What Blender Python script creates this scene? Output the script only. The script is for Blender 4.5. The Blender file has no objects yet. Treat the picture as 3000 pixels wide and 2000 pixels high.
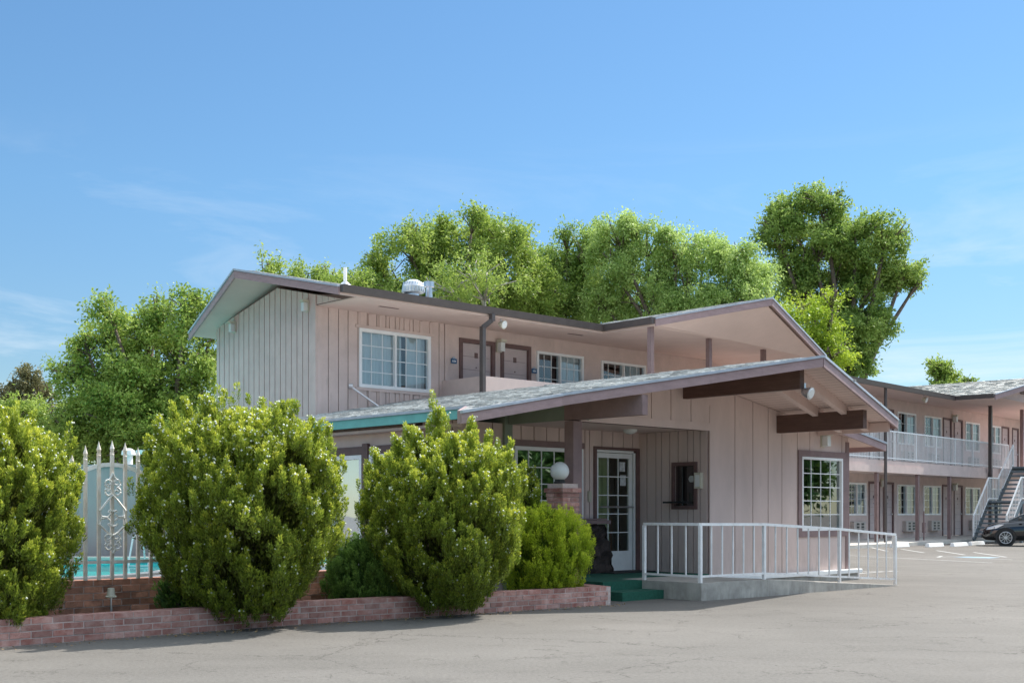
import bpy, math, random
import numpy as np
from mathutils import Vector
random.seed(7); rng = np.random.default_rng(7)
SC = bpy.context.scene; COL = SC.collection
R = math.radians
# ---------------------------------------------------------------- camera
EYE = 1.25
cd = bpy.data.cameras.new("camera"); cam = bpy.data.objects.new("camera", cd); COL.objects.link(cam)
cd.sensor_width = 36; cd.lens = 36 * 3541 / 3000; cd.shift_y = 500 / 3000; cd.clip_end = 3000
cam.location = (0, 0, EYE); cam.rotation_euler = (R(90), 0, 0); SC.camera = cam
# ---------------------------------------------------------------- world and sun
SUN_AZ, SUN_EL = 41.5, 50.0            # degrees from +X, elevation
w = bpy.data.worlds.new("World"); SC.world = w; w.use_nodes = True
nt = w.node_tree; nt.nodes.clear()
wo = nt.nodes.new("ShaderNodeOutputWorld"); bg = nt.nodes.new("ShaderNodeBackground")
sky = nt.nodes.new("ShaderNodeTexSky"); sky.sky_type = 'NISHITA'; sky.sun_disc = False
sky.sun_elevation = R(SUN_EL); sky.sun_rotation = R(90 - SUN_AZ); sky.air_density = 1.0; sky.dust_density = 0.15; sky.ozone_density = 1.6
tc = nt.nodes.new("ShaderNodeTexCoord"); mp = nt.nodes.new("ShaderNodeMapping"); mp.inputs['Scale'].default_value = (1.6, 1.6, 9)
mp.inputs['Rotation'].default_value = (0, R(14), 0)
nz = nt.nodes.new("ShaderNodeTexNoise"); nz.inputs['Scale'].default_value = 1.9; nz.inputs['Detail'].default_value = 9; nz.inputs['Roughness'].default_value = .62
nz.inputs['Distortion'].default_value = .6
cr = nt.nodes.new("ShaderNodeValToRGB"); cr.color_ramp.elements[0].position = .50; cr.color_ramp.elements[1].position = .80
cr.color_ramp.elements[1].color = (.8, .8, .8, 1)
sx = nt.nodes.new("ShaderNodeSeparateXYZ")
mr = nt.nodes.new("ShaderNodeMapRange"); mr.inputs['From Min'].default_value = .30; mr.inputs['From Max'].default_value = .10
ml = nt.nodes.new("ShaderNodeMath"); ml.operation = 'MULTIPLY'
mx = nt.nodes.new("ShaderNodeMixRGB"); mx.inputs[2].default_value = (2.6, 2.75, 2.9, 1)
L = nt.links
L.new(tc.outputs['Generated'], mp.inputs[0]); L.new(mp.outputs[0], nz.inputs['Vector']); L.new(nz.outputs['Fac'], cr.inputs[0])
L.new(tc.outputs['Generated'], sx.inputs[0]); L.new(sx.outputs['Z'], mr.inputs['Value'])
L.new(cr.outputs[0], ml.inputs[0]); L.new(mr.outputs[0], ml.inputs[1]); L.new(ml.outputs[0], mx.inputs[0])
tr_ = nt.nodes.new("ShaderNodeValToRGB"); e = tr_.color_ramp.elements           # deepens the low blue; brightens and warms the unseen upper sky to fill shade
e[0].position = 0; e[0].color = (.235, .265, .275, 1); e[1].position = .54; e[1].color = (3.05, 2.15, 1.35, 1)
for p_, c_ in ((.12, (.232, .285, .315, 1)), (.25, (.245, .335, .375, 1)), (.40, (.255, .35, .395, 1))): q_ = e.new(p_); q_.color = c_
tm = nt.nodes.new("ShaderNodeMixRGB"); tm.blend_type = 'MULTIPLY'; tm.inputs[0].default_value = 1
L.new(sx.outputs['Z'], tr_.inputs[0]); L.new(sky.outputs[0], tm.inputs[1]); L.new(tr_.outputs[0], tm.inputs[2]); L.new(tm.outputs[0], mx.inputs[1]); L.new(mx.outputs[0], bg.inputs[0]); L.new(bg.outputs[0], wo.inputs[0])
bg.inputs[1].default_value = 0.14
sl = bpy.data.lights.new("sun", 'SUN'); sl.energy = 2.35; sl.angle = R(.55); sl.color = (1, .95, .87)
so = bpy.data.objects.new("sun", sl); COL.objects.link(so)
so.rotation_euler = (R(90 - SUN_EL), 0, R(SUN_AZ + 90)); so.location = (20, 20, 30)
vs = SC.view_settings; vs.view_transform = 'Standard'; vs.look = 'None'; vs.gamma = 1; vs.exposure = 1.5
SC.cycles.max_bounces = 7; SC.cycles.transparent_max_bounces = 12; SC.cycles.use_denoising = True

# ---------------------------------------------------------------- frames
class Fr:
    """a vertical working plane: x runs along it, y points out of it"""
    def __init__(s, o, ex, ey): s.o, s.ex, s.ey = o, ex, ey
    def __call__(s, x, y, z): return (s.o[0] + x*s.ex[0] + y*s.ey[0], s.o[1] + x*s.ex[1] + y*s.ey[1], z)
A = (.7316, .6817); B = (-.6817, .7316); C0 = (3.2, 19.67)
neg = lambda v: (-v[0], -v[1])
PL = Fr(C0, A, B)                                   # plan frame of office and main building
def ab(a, b): p = PL(a, b, 0); return (p[0], p[1])
FW = Fr(C0, A, neg(B))                              # office front wall
DW = Fr(ab(0, 1.5), A, neg(B))                      # door wall
PW = Fr(C0, B, neg(A))                              # pass-through wall
LW = Fr(ab(-4.75, 0), B, neg(A))                    # office left wall
MW = Fr(ab(0, 6.84), A, neg(B))                     # main building long wall
GW = Fr(ab(-3.02, 0), B, neg(A))                    # main building gable wall
RD = (.6587, .7524); RN = (.7524, -.6587)
RW = Fr((14.55, 48.7), RD, RN)                      # far wing wall
WD = Fr((0, 0), (1, 0), (0, 1))                     # world
# ---------------------------------------------------------------- mesh builder
class MB:
    def __init__(s): s.v = []; s.f = []; s.m = []
    def add(s, vs, fs, mi=0):
        n = len(s.v); s.v += [tuple(p) for p in vs]
        for f in fs: s.f.append(tuple(n + i for i in f)); s.m.append(mi)
    def box(s, fr, x0, x1, y0, y1, z0, z1, mi=0):
        s.hexa([fr(x0,y0,z0), fr(x1,y0,z0), fr(x1,y1,z0), fr(x0,y1,z0), fr(x0,y0,z1), fr(x1,y0,z1), fr(x1,y1,z1), fr(x0,y1,z1)], mi)
    def hexa(s, p, mi=0):
        s.add(p, [(0,3,2,1), (4,5,6,7), (0,1,5,4), (1,2,6,5), (2,3,7,6), (3,0,4,7)], mi)
    def slab(s, top, th, mi=0, mb=None):
        """polygon of 3D points extruded straight down"""
        n = len(top); vs = list(top) + [(p[0], p[1], p[2]-th) for p in top]
        s.add(vs, [tuple(range(n))], mi); s.add(vs, [tuple(range(2*n-1, n-1, -1))], mi if mb is None else mb)
        s.add(vs, [(i, i+n, (i+1) % n + n, (i+1) % n) for i in range(n)], mi)
    def bar(s, p0, p1, wd, h, mi=0, up=(0,0,1)):
        """rectangular bar between two points (centres)"""
        p0, p1 = Vector(p0), Vector(p1); d = (p1-p0).normalized(); u = Vector(up)
        if abs(d.dot(u)) > .99: u = Vector((A[0], A[1], 0))
        sd = d.cross(u).normalized()*wd/2; u = sd.cross(d).normalized()*h/2
        s.hexa([p0-sd-u, p0+sd-u, p1+sd-u, p1-sd-u, p0-sd+u, p0+sd+u, p1+sd+u, p1-sd+u], mi)
    def tube(s, pts, r, n=8, mi=0, cap=True):
        pts = [Vector(p) for p in pts]; rs = r if isinstance(r, (list, tuple)) else [r]*len(pts); rings = []
        base = len(s.v); ref = None
        for i, p in enumerate(pts):
            d = (pts[min(i+1, len(pts)-1)] - pts[max(i-1, 0)]).normalized()
            if ref is None: ref = Vector((0,0,1)) if abs(d.z) < .9 else Vector((1,0,0))
            x = d.cross(ref).normalized(); y = d.cross(x).normalized(); ref = y.cross(d) if False else ref
            rings.append([p + rs[i]*(math.cos(2*math.pi*k/n)*x + math.sin(2*math.pi*k/n)*y) for k in range(n)])
        vs = [q for rg in rings for q in rg]
        fs = [(i*n+k, i*n+(k+1) % n, (i+1)*n+(k+1) % n, (i+1)*n+k) for i in range(len(pts)-1) for k in range(n)]
        if cap: fs += [tuple(range(n-1, -1, -1)), tuple((len(pts)-1)*n+k for k in range(n))]
        s.add(vs, fs, mi)
    def lathe(s, c, prof, n=20, mi=0):
        vs = [(c[0]+r*math.cos(2*math.pi*k/n), c[1]+r*math.sin(2*math.pi*k/n), c[2]+z) for r, z in prof for k in range(n)]
        fs = [(i*n+k, i*n+(k+1) % n, (i+1)*n+(k+1) % n, (i+1)*n+k) for i in range(len(prof)-1) for k in range(n)]
        s.add(vs, fs, mi)
    def build(s, name, mats, parent=None, smooth=False, bevel=0):
        if not isinstance(mats, (list, tuple)): mats = [mats]
        me = bpy.data.meshes.new(name); L0 = parent['_w'] if parent is not None and '_w' in parent else (0, 0, 0)
        me.from_pydata([(p[0]-L0[0], p[1]-L0[1], p[2]-L0[2]) for p in s.v], [], s.f)
        for m in mats: me.materials.append(m)
        me.polygons.foreach_set('material_index', s.m)
        if smooth: me.polygons.foreach_set('use_smooth', [True]*len(s.f))
        me.update(); o = bpy.data.objects.new(name, me); COL.objects.link(o)
        if parent is not None: o.parent = parent; o['_w'] = list(L0)
        if bevel:
            b = o.modifiers.new('b', 'BEVEL'); b.width = bevel; b.segments = 2; b.limit_method = 'ANGLE'
        return o
def thing(name, label, cat, loc, group=None):
    o = bpy.data.objects.new(name, None); COL.objects.link(o); o.location = loc; o['_w'] = list(loc)
    o['label'] = label; o['category'] = cat; o.empty_display_size = .2
    if group: o['group'] = group
    return o
def tag(o, label, cat, group=None):
    o['label'] = label; o['category'] = cat
    if group: o['group'] = group
    return o
def struct(o, kind='structure'): o['kind'] = kind; return o
def recenter(o, loc):
    """a one-mesh thing gets its origin at its own base"""
    o.data.transform(__import__('mathutils').Matrix.Translation(-Vector(loc))); o.location = loc; return o
# ---------------------------------------------------------------- materials
def mat(name, col, rough=.7, var=.12, scale=6, bump=0, bscale=60, col2=None, metal=0, spec=.5, stretch=None, island=0, coat=0):
    m = bpy.data.materials.new(name); m.use_nodes = True; t = m.node_tree; N = t.nodes; b = N['Principled BSDF']
    b.inputs['Roughness'].default_value = rough; b.inputs['Metallic'].default_value = metal; b.inputs['Specular IOR Level'].default_value = spec
    if coat: b.inputs['Coat Weight'].default_value = coat; b.inputs['Coat Roughness'].default_value = .06
    c1 = tuple(c*(1-var) for c in col)+(1,); c2 = (tuple(min(1, c*(1+var)) for c in col) if col2 is None else col2)+(1,)
    tcn = N.new('ShaderNodeTexCoord'); mpn = N.new('ShaderNodeMapping'); t.links.new(tcn.outputs['Object'], mpn.inputs[0])
    if stretch: mpn.inputs['Scale'].default_value = stretch
    n1 = N.new('ShaderNodeTexNoise'); n1.inputs['Scale'].default_value = scale; n1.inputs['Detail'].default_value = 6; n1.inputs['Roughness'].default_value = .65
    t.links.new(mpn.outputs[0], n1.inputs['Vector'])
    r = N.new('ShaderNodeValToRGB'); r.color_ramp.elements[0].position = .33; r.color_ramp.elements[1].position = .67
    r.color_ramp.elements[0].color = c1; r.color_ramp.elements[1].color = c2; t.links.new(n1.outputs['Fac'], r.inputs[0])
    out = r.outputs[0]
    if island:
        g = N.new('ShaderNodeNewGeometry'); h = N.new('ShaderNodeHueSaturation'); ma = N.new('ShaderNodeMapRange')
        ma.inputs['To Min'].default_value = 1-island; ma.inputs['To Max'].default_value = 1+island
        t.links.new(g.outputs['Random Per Island'], ma.inputs['Value']); t.links.new(ma.outputs[0], h.inputs['Value']); t.links.new(out, h.inputs['Color']); out = h.outputs[0]
    t.links.new(out, b.inputs['Base Color'])
    if bump:
        n2 = N.new('ShaderNodeTexNoise'); n2.inputs['Scale'].default_value = bscale; n2.inputs['Detail'].default_value = 5
        t.links.new(mpn.outputs[0], n2.inputs['Vector']); bp = N.new('ShaderNodeBump'); bp.inputs['Strength'].default_value = bump; bp.inputs['Distance'].default_value = .02
        t.links.new(n2.outputs['Fac'], bp.inputs['Height']); t.links.new(bp.outputs[0], b.inputs['Normal'])
    return m
def dirt(m, z0=.25, z1=.95, amt=.5, col=(.24, .19, .15, 1)):
    t = m.node_tree; N = t.nodes; b = N['Principled BSDF']; src = b.inputs['Base Color'].links[0].from_socket
    tcn = N.new('ShaderNodeTexCoord'); sp = N.new('ShaderNodeSeparateXYZ'); t.links.new(tcn.outputs['Object'], sp.inputs[0])
    mr = N.new('ShaderNodeMapRange'); mr.inputs['From Min'].default_value = z1; mr.inputs['From Max'].default_value = z0; mr.inputs['To Max'].default_value = amt; t.links.new(sp.outputs['Z'], mr.inputs['Value'])
    mp = N.new('ShaderNodeMapping'); mp.inputs['Scale'].default_value = (5, 5, 1.2); t.links.new(tcn.outputs['Object'], mp.inputs[0])
    n = N.new('ShaderNodeTexNoise'); n.inputs['Scale'].default_value = 1.6; n.inputs['Detail'].default_value = 7; n.inputs['Roughness'].default_value = .7; t.links.new(mp.outputs[0], n.inputs['Vector'])
    r = N.new('ShaderNodeMapRange'); r.inputs['From Min'].default_value = .40; r.inputs['From Max'].default_value = .66; t.links.new(n.outputs['Fac'], r.inputs['Value'])
    mu = N.new('ShaderNodeMath'); mu.operation = 'MULTIPLY'; t.links.new(mr.outputs[0], mu.inputs[0]); t.links.new(r.outputs[0], mu.inputs[1])
    r2 = N.new('ShaderNodeMapRange'); r2.inputs['From Min'].default_value = .56; r2.inputs['From Max'].default_value = .75; r2.inputs['To Max'].default_value = .22; t.links.new(n.outputs['Fac'], r2.inputs['Value'])
    ad = N.new('ShaderNodeMath'); ad.operation = 'MAXIMUM'; t.links.new(mu.outputs[0], ad.inputs[0]); t.links.new(r2.outputs[0], ad.inputs[1])
    mx = N.new('ShaderNodeMixRGB'); mx.inputs[2].default_value = col; t.links.new(ad.outputs[0], mx.inputs[0]); t.links.new(src, mx.inputs[1]); t.links.new(mx.outputs[0], b.inputs['Base Color'])
def glass(name, tint=(.75, .85, .9), lo=.10, hi=.8):
    m = bpy.data.materials.new(name); m.use_nodes = True; t = m.node_tree; N = t.nodes; N.clear()
    o = N.new('ShaderNodeOutputMaterial'); mx = N.new('ShaderNodeMixShader'); tr = N.new('ShaderNodeBsdfTransparent'); gl = N.new('ShaderNodeBsdfGlossy')
    tr.inputs[0].default_value = tint+(1,); gl.inputs['Roughness'].default_value = .015; gl.inputs[0].default_value = (.95, .98, 1, 1)
    lw = N.new('ShaderNodeLayerWeight'); lw.inputs[0].default_value = .3; r = N.new('ShaderNodeMapRange'); r.inputs['To Min'].default_value = lo; r.inputs['To Max'].default_value = hi
    n = N.new('ShaderNodeTexNoise'); n.inputs['Scale'].default_value = .8; bp = N.new('ShaderNodeBump'); bp.inputs['Strength'].default_value = .06; bp.inputs['Distance'].default_value = .1
    tcn = N.new('ShaderNodeTexCoord'); t.links.new(tcn.outputs['Object'], n.inputs['Vector']); t.links.new(n.outputs['Fac'], bp.inputs['Height']); t.links.new(bp.outputs[0], gl.inputs['Normal'])
    t.links.new(lw.outputs['Fresnel'], r.inputs['Value']); t.links.new(r.outputs[0], mx.inputs[0]); t.links.new(tr.outputs[0], mx.inputs[1]); t.links.new(gl.outputs[0], mx.inputs[2]); t.links.new(mx.outputs[0], o.inputs[0])
    return m
def leafmat(name, c1, c2, c3=None, trans=.35, attr=None):
    m = bpy.data.materials.new(name); m.use_nodes = True; t = m.node_tree; N = t.nodes; b = N['Principled BSDF']; b.inputs['Roughness'].default_value = .5
    b.inputs['Specular IOR Level'].default_value = .35
    g = N.new('ShaderNodeNewGeometry'); r = N.new('ShaderNodeValToRGB'); r.color_ramp.elements[0].color = c1+(1,); r.color_ramp.elements[1].color = c2+(1,)
    if c3: e = r.color_ramp.elements.new(.5); e.color = c3+(1,)
    tcn = N.new('ShaderNodeTexCoord'); n1 = N.new('ShaderNodeTexNoise'); n1.inputs['Scale'].default_value = .9; n1.inputs['Detail'].default_value = 3
    t.links.new(tcn.outputs['Object'], n1.inputs['Vector'])
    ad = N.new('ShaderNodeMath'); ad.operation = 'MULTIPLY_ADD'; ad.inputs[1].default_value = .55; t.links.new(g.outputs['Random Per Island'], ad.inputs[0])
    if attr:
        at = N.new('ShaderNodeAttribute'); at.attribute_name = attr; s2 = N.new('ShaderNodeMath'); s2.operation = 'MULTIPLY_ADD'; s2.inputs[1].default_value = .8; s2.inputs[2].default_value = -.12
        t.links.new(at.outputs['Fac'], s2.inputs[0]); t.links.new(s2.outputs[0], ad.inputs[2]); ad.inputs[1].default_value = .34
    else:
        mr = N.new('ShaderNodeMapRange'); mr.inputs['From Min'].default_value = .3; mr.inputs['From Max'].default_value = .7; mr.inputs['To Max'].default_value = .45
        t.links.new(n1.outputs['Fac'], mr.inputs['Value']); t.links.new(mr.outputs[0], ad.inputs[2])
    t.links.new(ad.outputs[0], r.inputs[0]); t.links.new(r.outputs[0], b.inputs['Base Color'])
    tl = N.new('ShaderNodeBsdfTranslucent'); mx = N.new('ShaderNodeMixShader'); mx.inputs[0].default_value = trans
    t.links.new(r.outputs[0], tl.inputs[0]); o = N['Material Output']; t.links.new(b.outputs[0], mx.inputs[1]); t.links.new(tl.outputs[0], mx.inputs[2]); t.links.new(mx.outputs[0], o.inputs[0])
    return m
M = dict(
 wall=mat('painted_siding', (.66, .525, .482), .75, .085, 2, .12, 90, stretch=(1, 1, .25)),
 groove=mat('siding_groove', (.17, .105, .095), .8),
 plaster=mat('stucco', (.66, .525, .482), .85, .07, 2.5, .25, 120),
 soffit=mat('soffit_paint', (.68, .53, .48), .8, .05, 1.6, .08, 60),
 trim=mat('brown_trim', (.155, .09, .085), .6, .15, 8, .1, 80),
 fascia=mat('fascia_paint', (.34, .235, .235), .6, .13, 5, .12, 60, stretch=(1, 1, 3)),
 beam=mat('stained_beam', (.12, .065, .05), .65, .2, 7, .2, 50, stretch=(.5, .5, 5)),
 post=mat('post_paint', (.25, .17, .165), .65, .12, 5, .1, 60),
 gutter=mat('gutter_metal', (.09, .075, .072), .4, .12, 6),
 drip=mat('drip_edge_metal', (.42, .46, .52), .35, .12, 7),
 teal=mat('teal_paint', (.15, .44, .40), .5, .10, 4),
 green=mat('sage_paint', (.25, .30, .24), .7, .08, 4, .1, 60),
 shingle=mat('asphalt_shingle', (.53, .52, .49), .92, .30, 9, .5, 160, island=.42),
 white=mat('white_paint', (.86, .86, .85), .45, .05, 6),
 vinyl=mat('white_vinyl', (.88, .88, .88), .35, .03, 6),
 door=mat('door_paint', (.56, .46, .45), .55, .06, 4),
 curtain=mat('curtain_cloth', (.80, .80, .76), .9, .10, 3, stretch=(9, 9, .2)),
 drape=mat('drape_cloth', (.60, .64, .36), .9, .25, 3, stretch=(9, 9, .2)),
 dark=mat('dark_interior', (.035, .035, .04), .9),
 room=mat('room_paint', (.50, .46, .36), .9),
 wood=mat('wood_panel', (.50, .22, .09), .5, .2, 3, stretch=(6, 6, .6)),
 brick=mat('red_brick', (.42, .155, .12), .9, .2, 8, .5, 120, col2=(.54, .34, .295), island=.25),
 brick2=mat('brown_brick', (.40, .19, .13), .9, .25, 14, .5, 120, island=.28),
 mortar=mat('mortar', (.56, .45, .41), .95, .15, 20, .4, 100),
 conc=mat('concrete', (.40, .38, .345), .9, .26, 3.0, .3, 90),
 curb=mat('pale_walk_concrete', (.52, .50, .46), .9, .12, 2, .2, 60),  # paler concrete of the walkway, pool deck and coping
 carpet=mat('green_carpet', (.015, .105, .07), .95, .22, 26, .5, 300),
 rail=mat('rail_paint', (.84, .84, .84), .4, .08, 10),
 rust=mat('rusty_white_iron', (.90, .88, .84), .5, .04, 7, .15, 80, col2=(.74, .62, .52)),
 iron=mat('white_iron', (.92, .92, .90), .5, .08, 12),
 rock=mat('lava_rock', (.055, .04, .036), .9, .5, 7, .8, 22),
 soil=mat('soil', (.11, .075, .055), .95, .4, 18, .8, 40),
 bark=mat('bark', (.16, .12, .09), .9, .3, 9, .6, 30),
 paleb=mat('pale_bark', (.40, .36, .30), .9, .2, 6, .3, 30),
 metal=mat('galvanised_metal', (.62, .63, .66), .28, .12, 5, metal=.9),
 lampw=mat('lamp_housing', (.60, .57, .46), .45, .06, 9),
 globe=mat('globe_glass', (.74, .75, .73), .18, .03, 4),
 grey=mat('grey_painted_panel', (.36, .335, .33), .8, .07, 1.5, .1, 30),
 black=mat('black_plastic', (.018, .018, .02), .4),
 ac=mat('beige_plastic', (.50, .45, .42), .5, .05, 8),
 blue=mat('sign_blue', (.02, .10, .22), .4, .03),
 tread=mat('tread_paint', (.15, .18, .20), .7, .15, 6),
 stair=mat('stair_paint', (.13, .165, .19), .7, .15, 6),
 paint=mat('road_paint', (.62, .62, .60), .85, .25, 9, col2=(.33, .33, .32)),
 bluepaint=mat('faded_blue_paint', (.22, .34, .42), .85, .25, 9),
 carp=mat('car_paint', (.008, .008, .011), .12, .05, 3, coat=1),
 tyre=mat('tyre_rubber', (.02, .02, .02), .8),
 rim=mat('wheel_cover', (.62, .63, .66), .25, .05, 4, metal=.6),
 lens=mat('headlight_lens', (.70, .62, .58), .08, .2, 20, metal=.4),
 cone=mat('juniper_cone', (.70, .74, .62), .7, .1, 20, island=.25),
 water=mat('pool_water', (.02, .55, .52), .05, .12, 1.1, .25, 4),
 paper=mat('notice_paper', (.55, .57, .58), .8, .3, 16),
)
dirt(M['wall']); dirt(M['plaster'], .1, .6, .4); dirt(M['conc'], -.02, .30, .6, (.16, .14, .12, 1)); dirt(M['fascia'], -9, -8, 0, (.17, .12, .11, 1)); dirt(M['rail'], -.2, .25, .5, (.45, .30, .20, 1))
M['shbase'] = mat('roof_base', (.30, .30, .29), .92, .3, 9, .5, 160)
M['glass'] = glass('window_glass', (.70, .80, .86), .10, .7)
M['dglass'] = glass('door_glass', (.62, .68, .64), .06, .6)
M['wglass'] = glass('front_window_glass', (.35, .50, .42), .26, .8)
M['sglass'] = glass('sky_window_glass', (.45, .52, .55), .62, .95)
# ---------------------------------------------------------------- ground
def asphalt():
    m = bpy.data.materials.new('weathered_asphalt'); m.use_nodes = True; t = m.node_tree; N = t.nodes; b = N['Principled BSDF']; K = t.links.new
    b.inputs['Roughness'].default_value = .9; b.inputs['Specular IOR Level'].default_value = .3
    tcn = N.new('ShaderNodeTexCoord')
    n1 = N.new('ShaderNodeTexNoise'); n1.inputs['Scale'].default_value = .22; n1.inputs['Detail'].default_value = 8; n1.inputs['Roughness'].default_value = .6
    n2 = N.new('ShaderNodeTexNoise'); n2.inputs['Scale'].default_value = 28; n2.inputs['Detail'].default_value = 4; n2.inputs['Roughness'].default_value = .8
    mpn = N.new('ShaderNodeMapping'); mpn.inputs['Scale'].default_value = (.5, 1.6, 1); mpn.inputs['Rotation'].default_value = (0, 0, R(-20))
    n3 = N.new('ShaderNodeTexNoise'); n3.inputs['Scale'].default_value = 1.3; n3.inputs['Detail'].default_value = 6
    K(tcn.outputs['Object'], n1.inputs['Vector']); K(tcn.outputs['Object'], n2.inputs['Vector']); K(tcn.outputs['Object'], mpn.inputs[0]); K(mpn.outputs[0], n3.inputs['Vector'])
    r1 = N.new('ShaderNodeValToRGB'); r1.color_ramp.elements[0].position = .35; r1.color_ramp.elements[1].position = .68
    r1.color_ramp.elements[0].color = (.146, .137, .124, 1); r1.color_ramp.elements[1].color = (.200, .187, .170, 1); K(n1.outputs['Fac'], r1.inputs[0])
    m1 = N.new('ShaderNodeMixRGB'); m1.blend_type = 'MULTIPLY'; m1.inputs[0].default_value = .55; r2 = N.new('ShaderNodeValToRGB')
    r2.color_ramp.elements[0].position = .3; r2.color_ramp.elements[0].color = (.42, .42, .42, 1); r2.color_ramp.elements[1].position = .6; K(n2.outputs['Fac'], r2.inputs[0])
    K(r1.outputs[0], m1.inputs[1]); K(r2.outputs[0], m1.inputs[2])
    m2 = N.new('ShaderNodeMixRGB'); m2.blend_type = 'MULTIPLY'; m2.inputs[0].default_value = .22; r3 = N.new('ShaderNodeValToRGB')
    r3.color_ramp.elements[0].position = .36; r3.color_ramp.elements[0].color = (.68, .67, .66, 1); r3.color_ramp.elements[1].position = .58; K(n3.outputs['Fac'], r3.inputs[0])
    K(m1.outputs[0], m2.inputs[1]); K(r3.outputs[0], m2.inputs[2])
    # cracks: warped voronoi edges at two sizes, broken up by noise
    nd = N.new('ShaderNodeTexNoise'); nd.inputs['Scale'].default_value = 1.1; nd.inputs['Detail'].default_value = 7; nd.inputs['Roughness'].default_value = .7; K(tcn.outputs['Object'], nd.inputs['Vector'])
    sb = N.new('ShaderNodeVectorMath'); sb.operation = 'SCALE'; sb.inputs['Scale'].default_value = .85; K(nd.outputs['Color'], sb.inputs[0])
    av = N.new('ShaderNodeVectorMath'); av.operation = 'ADD'; K(tcn.outputs['Object'], av.inputs[0]); K(sb.outputs[0], av.inputs[1])
    prev = m2.outputs[0]; hsum = None
    for sc_, wd, st, off in ((.33, .007, .9, .42), (.9, .0065, .8, .48), (2.6, .007, .6, .57)):
        v = N.new('ShaderNodeTexVoronoi'); v.feature = 'DISTANCE_TO_EDGE'; v.inputs['Scale'].default_value = sc_; K(av.outputs[0], v.inputs['Vector'])
        lt = N.new('ShaderNodeMapRange'); lt.inputs['From Min'].default_value = wd*sc_*1.3; lt.inputs['From Max'].default_value = wd*sc_*.3; K(v.outputs['Distance'], lt.inputs['Value'])
        nb = N.new('ShaderNodeTexNoise'); nb.inputs['Scale'].default_value = .55*sc_+.4; nb.inputs['Detail'].default_value = 2; K(tcn.outputs['Object'], nb.inputs['Vector'])
        gt = N.new('ShaderNodeMapRange'); gt.inputs['From Min'].default_value = off; gt.inputs['From Max'].default_value = off+.08; K(nb.outputs['Fac'], gt.inputs['Value'])
        mu = N.new('ShaderNodeMath'); mu.operation = 'MULTIPLY'; K(lt.outputs[0], mu.inputs[0]); K(gt.outputs[0], mu.inputs[1])
        ms = N.new('ShaderNodeMath'); ms.operation = 'MULTIPLY'; ms.inputs[1].default_value = st; K(mu.outputs[0], ms.inputs[0])
        mm = N.new('ShaderNodeMixRGB'); mm.inputs[2].default_value = (.05, .045, .04, 1); K(ms.outputs[0], mm.inputs[0]); K(prev, mm.inputs[1]); prev = mm.outputs[0]
    no = N.new('ShaderNodeTexNoise'); no.inputs['Scale'].default_value = .75; no.inputs['Detail'].default_value = 5; K(tcn.outputs['Object'], no.inputs['Vector'])
    ro = N.new('ShaderNodeMapRange'); ro.inputs['From Min'].default_value = .64; ro.inputs['From Max'].default_value = .74; ro.inputs['To Max'].default_value = .38; K(no.outputs['Fac'], ro.inputs['Value'])
    mo = N.new('ShaderNodeMixRGB'); mo.inputs[2].default_value = (.07, .065, .06, 1); K(ro.outputs[0], mo.inputs[0]); K(prev, mo.inputs[1]); prev = mo.outputs[0]
    K(prev, b.inputs['Base Color'])
    bp = N.new('ShaderNodeBump'); bp.inputs['Strength'].default_value = .5; bp.inputs['Distance'].default_value = .015; K(n2.outputs['Fac'], bp.inputs['Height']); K(bp.outputs[0], b.inputs['Normal'])
    return m
M['asphalt'] = asphalt()
HX0, HX1, HY0, HY1 = -19, -6.7, 20.8, 33.6
g = MB(); BIG = 900
for x0, x1, y0, y1 in ((-BIG, HX0, -BIG, BIG), (HX1, BIG, -BIG, BIG), (HX0, HX1, -BIG, HY0), (HX0, HX1, HY1, BIG)):
    g.add([(x0, y0, 0), (x1, y0, 0), (x1, y1, 0), (x0, y1, 0)], [(0, 1, 2, 3)])
struct(g.build('ground', M['asphalt']))
# pool: deck ring, coping, basin, water
pc, prx, pry = (-12.3, 27.0), 5.0, 5.6; NP = 72
def pe(k, e=0): a = 2*math.pi*k/NP; sp = lambda t: math.copysign(abs(t)**.62, t); return (pc[0]+(prx+e)*sp(math.cos(a)), pc[1]+(pry+e)*sp(math.sin(a)))
def hit(k):
    a = 2*math.pi*k/NP; dx, dy = math.cos(a), math.sin(a); t = 1e9
    for lim, o, d in ((HX0, pc[0], dx), (HX1, pc[0], dx), (HY0, pc[1], dy), (HY1, pc[1], dy)):
        if abs(d) > 1e-6 and (lim-o)/d > 0: t = min(t, (lim-o)/d)
    return (pc[0]+dx*t, pc[1]+dy*t)
dk = MB(); cp = MB(); bs = MB(); wt = MB()
for k in range(NP):
    a, b_, c, d = pe(k, .35), pe(k+1, .35), hit(k+1), hit(k)
    dk.add([(*a, 0), (*b_, 0), (*c, 0), (*d, 0)], [(0, 3, 2, 1)])
    if abs(c[0]-d[0]) > 1e-3 and abs(c[1]-d[1]) > 1e-3:
        q = (HX0 if min(c[0], d[0]) < pc[0] else HX1, HY0 if min(c[1], d[1]) < pc[1] else HY1); dk.add([(*d, 0), (*q, 0), (*c, 0)], [(0, 1, 2)])
    p0, p1, p2, p3 = pe(k, 0), pe(k+1, 0), pe(k+1, .36), pe(k, .36)
    cp.hexa([(*p0, -.03), (*p1, -.03), (*p2, -.03), (*p3, -.03), (*p0, .05), (*p1, .05), (*p2, .05), (*p3, .05)])
    bs.add([(*pe(k, .01), -.02), (*pe(k+1, .01), -.02), (*pe(k+1, .01), -1.2), (*pe(k, .01), -1.2)], [(0, 1, 2, 3)])
struct(dk.build('pool_deck', M['curb'])); struct(cp.build('pool_coping', M['curb']))
struct(bs.build('pool_basin', mat('pool_tile', (.05, .38, .40), .3)))
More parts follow.
